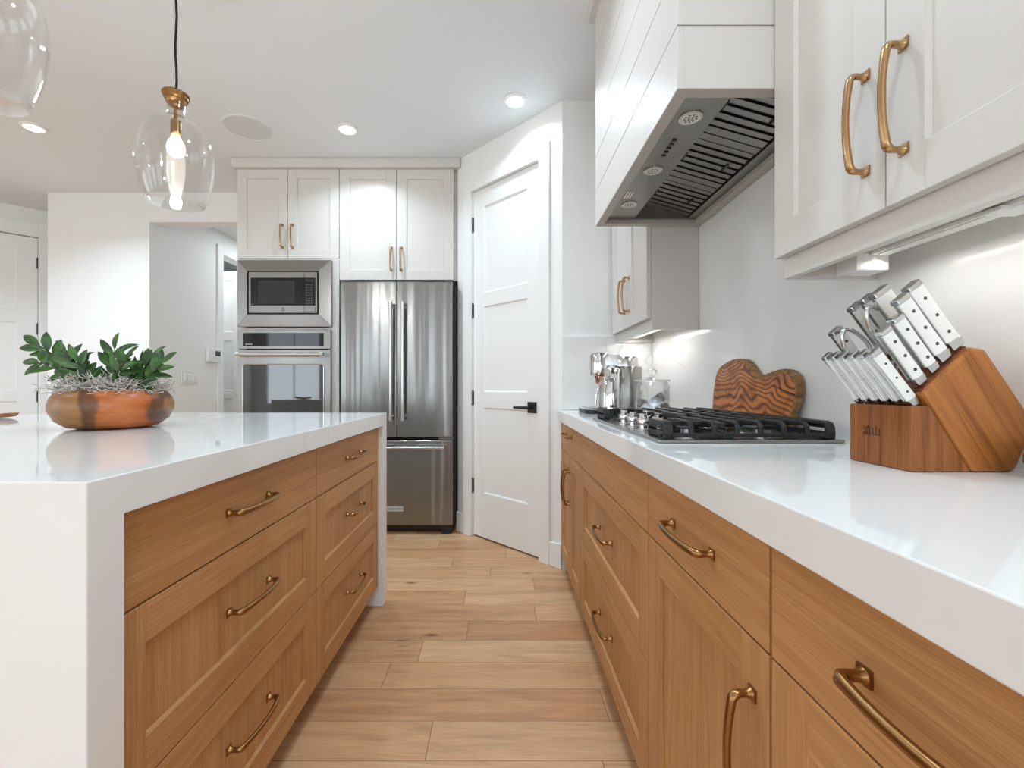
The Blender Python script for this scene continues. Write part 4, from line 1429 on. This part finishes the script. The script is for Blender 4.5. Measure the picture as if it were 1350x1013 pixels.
zb = RT + .006
pod((JX - .026, JY + .0, zb + .026), (-.25, -1, .1), 'pod_foil', 'silver-faced coffee pod low at the left of the jar')
pod((JX + .008, JY - .008, zb + .052), (-.3, -1, .25), 'pod_foil', 'larger silver coffee pod face in the middle of the jar')
pod((JX + .038, JY - .012, zb + .026), (.1, -1, .2), 'pod_dark', 'dark brown coffee pod low at the right of the jar')
pod((JX + .026, JY + .030, zb + .070), (.6, -.7, .3), 'pod_dark', 'dark brown coffee pod tilted high at the right of the jar')
pod((JX - .014, JY + .030, zb + .045), (-.7, .1, .2), 'pod_black', 'charcoal coffee pod at the back left of the jar')

# ------------------------------------------------------------------ planted bowl on the island
BX, BY = -1.215, 1.385
pb = thing('planted_bowl', 'round wooden bowl of grey moss and green sprigs on the island', 'planter', (BX, BY, CT))
bp = [(0, .001), (.085, .001), (.112, .006), (.137, .026), (.1515, .055), (.152, .075), (.146, .096), (.134, .112), (.126, .118), (.120, .116), (.126, .10), (.13, .085), (.10, .06), (0, .06)]
obj('bowl', MB().lathe([(r, z_) for r, z_ in bp], (BX, BY, CT), 72), 'acacia', pb)
obj('moss_bed', MB().lathe([(.124, .095), (.122, .112), (.09, .126), (.04, .132), (0, .133)], (BX, BY, CT), 32), 'soil', pb)
mb = MB()
rnd = random.Random(3)
for k in range(620):
    a, r = rnd.uniform(0, 2 * PI), .138 * math.sqrt(rnd.random())
    p = V((BX + r * math.cos(a), BY + r * math.sin(a), CT + .112 + .022 * (1 - (r / .138) ** 2) + rnd.uniform(0, .012)))
    d = V((rnd.uniform(-1, 1), rnd.uniform(-1, 1), rnd.uniform(-.2, .8))).normalized()
    pts = [p]
    for s in range(7):
        d = (d + V((rnd.uniform(-1, 1), rnd.uniform(-1, 1), rnd.uniform(-.9, .75))) * .75).normalized()
        p = p + d * .0075
        if p.z < CT + .108:
            p.z = CT + .108
        pts.append(p)
    rr = rnd.uniform(.0007, .0013)
    mb.tube(pts, rr, 4, caps=False)
obj('moss', mb, 'moss', pb, kind='stuff')


def leaf(mb, base, d, nrm, ln, wd):
    d = V(d).normalized()
    nrm = V(nrm)
    nrm = (nrm - d * nrm.dot(d)).normalized()
    s = d.cross(nrm)
    prof = [(0, .05), (.12, .42), (.3, .85), (.5, 1.0), (.7, .86), (.87, .5), (1, .02)]
    rows_ = []
    for tt_, w in prof:
        c = V(base) + d * (ln * tt_) - nrm * (ln * .16 * tt_ * tt_)
        hw = wd / 2 * w
        rows_.append(mb.add([c - s * hw + nrm * hw * .30, c - nrm * .0006, c + s * hw + nrm * hw * .30,
                             c + s * hw + nrm * (hw * .30 - .0012), c - nrm * .0018, c - s * hw + nrm * (hw * .30 - .0012)]))
    for a, b in zip(rows_[:-1], rows_[1:]):
        for q in range(6):
            r2 = (q + 1) % 6
            mb.face((a + q, a + r2, b + r2, b + q), True)
    mb.face([rows_[0] + q for q in range(6)]); mb.face([rows_[-1] + q for q in range(6)][::-1])


def sprig(base, tip, nl, size, sag, seed):
    nl, size = nl + 3, size * .9
    r = random.Random(seed)
    b, e = V(base), V(tip)
    root = bpy.data.objects
    N = 10
    pts = []
    for k in range(N + 1):
        u = k / N
        p = b.lerp(e, u) + V((0, 0, sag * math.sin(PI * u)))
        pts.append(p)
    st_ = MB().tube(pts, [.0036 - .0022 * k / N for k in range(N + 1)], 8)
    so_ = obj('sprig', st_, 'stem', pb)
    lm = MB()
    for k in range(nl):
        u = .22 + .78 * k / max(nl - 1, 1)
        i = min(int(u * N), N - 1)
        p = pts[i].lerp(pts[i + 1], u * N - i)
        tg = (pts[i + 1] - pts[i]).normalized()
        side = tg.cross(V((0, -1, .25))).normalized() * (1 if k % 2 else -1)
        if k == nl - 1:
            dd = tg
        else:
            dd = (tg * .75 + side * .75 + V((r.uniform(-.25, .25), r.uniform(-.5, .5), r.uniform(-.1, .3)))).normalized()
        nn = V((r.uniform(-.5, .5), -1, r.uniform(.2, 1.0)))
        leaf(lm, p, dd, nn, size * r.uniform(.85, 1.15), size * .43 * r.uniform(.85, 1.1))
    obj('leaves', lm, 'leaf', so_)


Zm = CT + .12
sprig((BX - .085, BY, Zm), (BX - .215, BY - .02, CT + .255), 7, .068, .012, 1)
sprig((BX - .075, BY - .04, Zm), (BX - .185, BY - .05, CT + .20), 7, .064, .02, 2)
sprig((BX - .055, BY - .02, Zm), (BX - .105, BY - .05, CT + .225), 7, .062, .0, 3)
sprig((BX - .015, BY + .01, Zm), (BX + .0, BY, CT + .245), 8, .066, .0, 4)
sprig((BX - .01, BY - .05, Zm), (BX - .045, BY - .07, CT + .20), 6, .06, .0, 5)
sprig((BX + .025, BY - .04, Zm), (BX + .075, BY - .05, CT + .205), 7, .062, .005, 6)
sprig((BX + .045, BY + .01, Zm), (BX + .115, BY + .0, CT + .215), 8, .062, .005, 7)
sprig((BX + .06, BY - .03, Zm), (BX + .165, BY - .02, CT + .20), 7, .062, -.012, 8)
sprig((BX + .01, BY + .05, Zm), (BX + .06, BY + .05, CT + .20), 6, .06, .0, 9)
sprig((BX - .11, BY + .01, Zm), (BX - .19, BY + .03, CT + .17), 5, .058, .01, 10)

# long wooden dish whose tapered end shows at the left edge
mb = MB()
N = 16
dish = []
DX, DY = -2.05, 1.72
for k in range(N + 1):
    u = -1 + 2 * k / N
    dish.append((u, math.sqrt(max(0, 1 - abs(u) ** 2.2))))
rings = []
for u, w in dish:
    hw = .075 * w + .002
    zc = CT + .0015 + .010 * u * u
    y = DY + u * .04
    x = DX + u * .10
    rings.append(mb.add([(x, y - hw, zc + .012), (x, y - hw * .75, zc), (x, y + hw * .75, zc), (x, y + hw, zc + .012), (x, y + hw * .8, zc + .0125), (x, y, zc + .008), (x, y - hw * .8, zc + .0125)]))
for a, b in zip(rings[:-1], rings[1:]):
    for q in range(7):
        r2 = (q + 1) % 7
        mb.face((a + q, a + r2, b + r2, b + q), True)
mb.face([rings[0] + q for q in range(7)]); mb.face([rings[-1] + q for q in range(7)][::-1])
obj('wooden_dish', mb, 'dishwood', None, 0, 'shallow tapered wooden dish at the left edge on the island', 'dish')
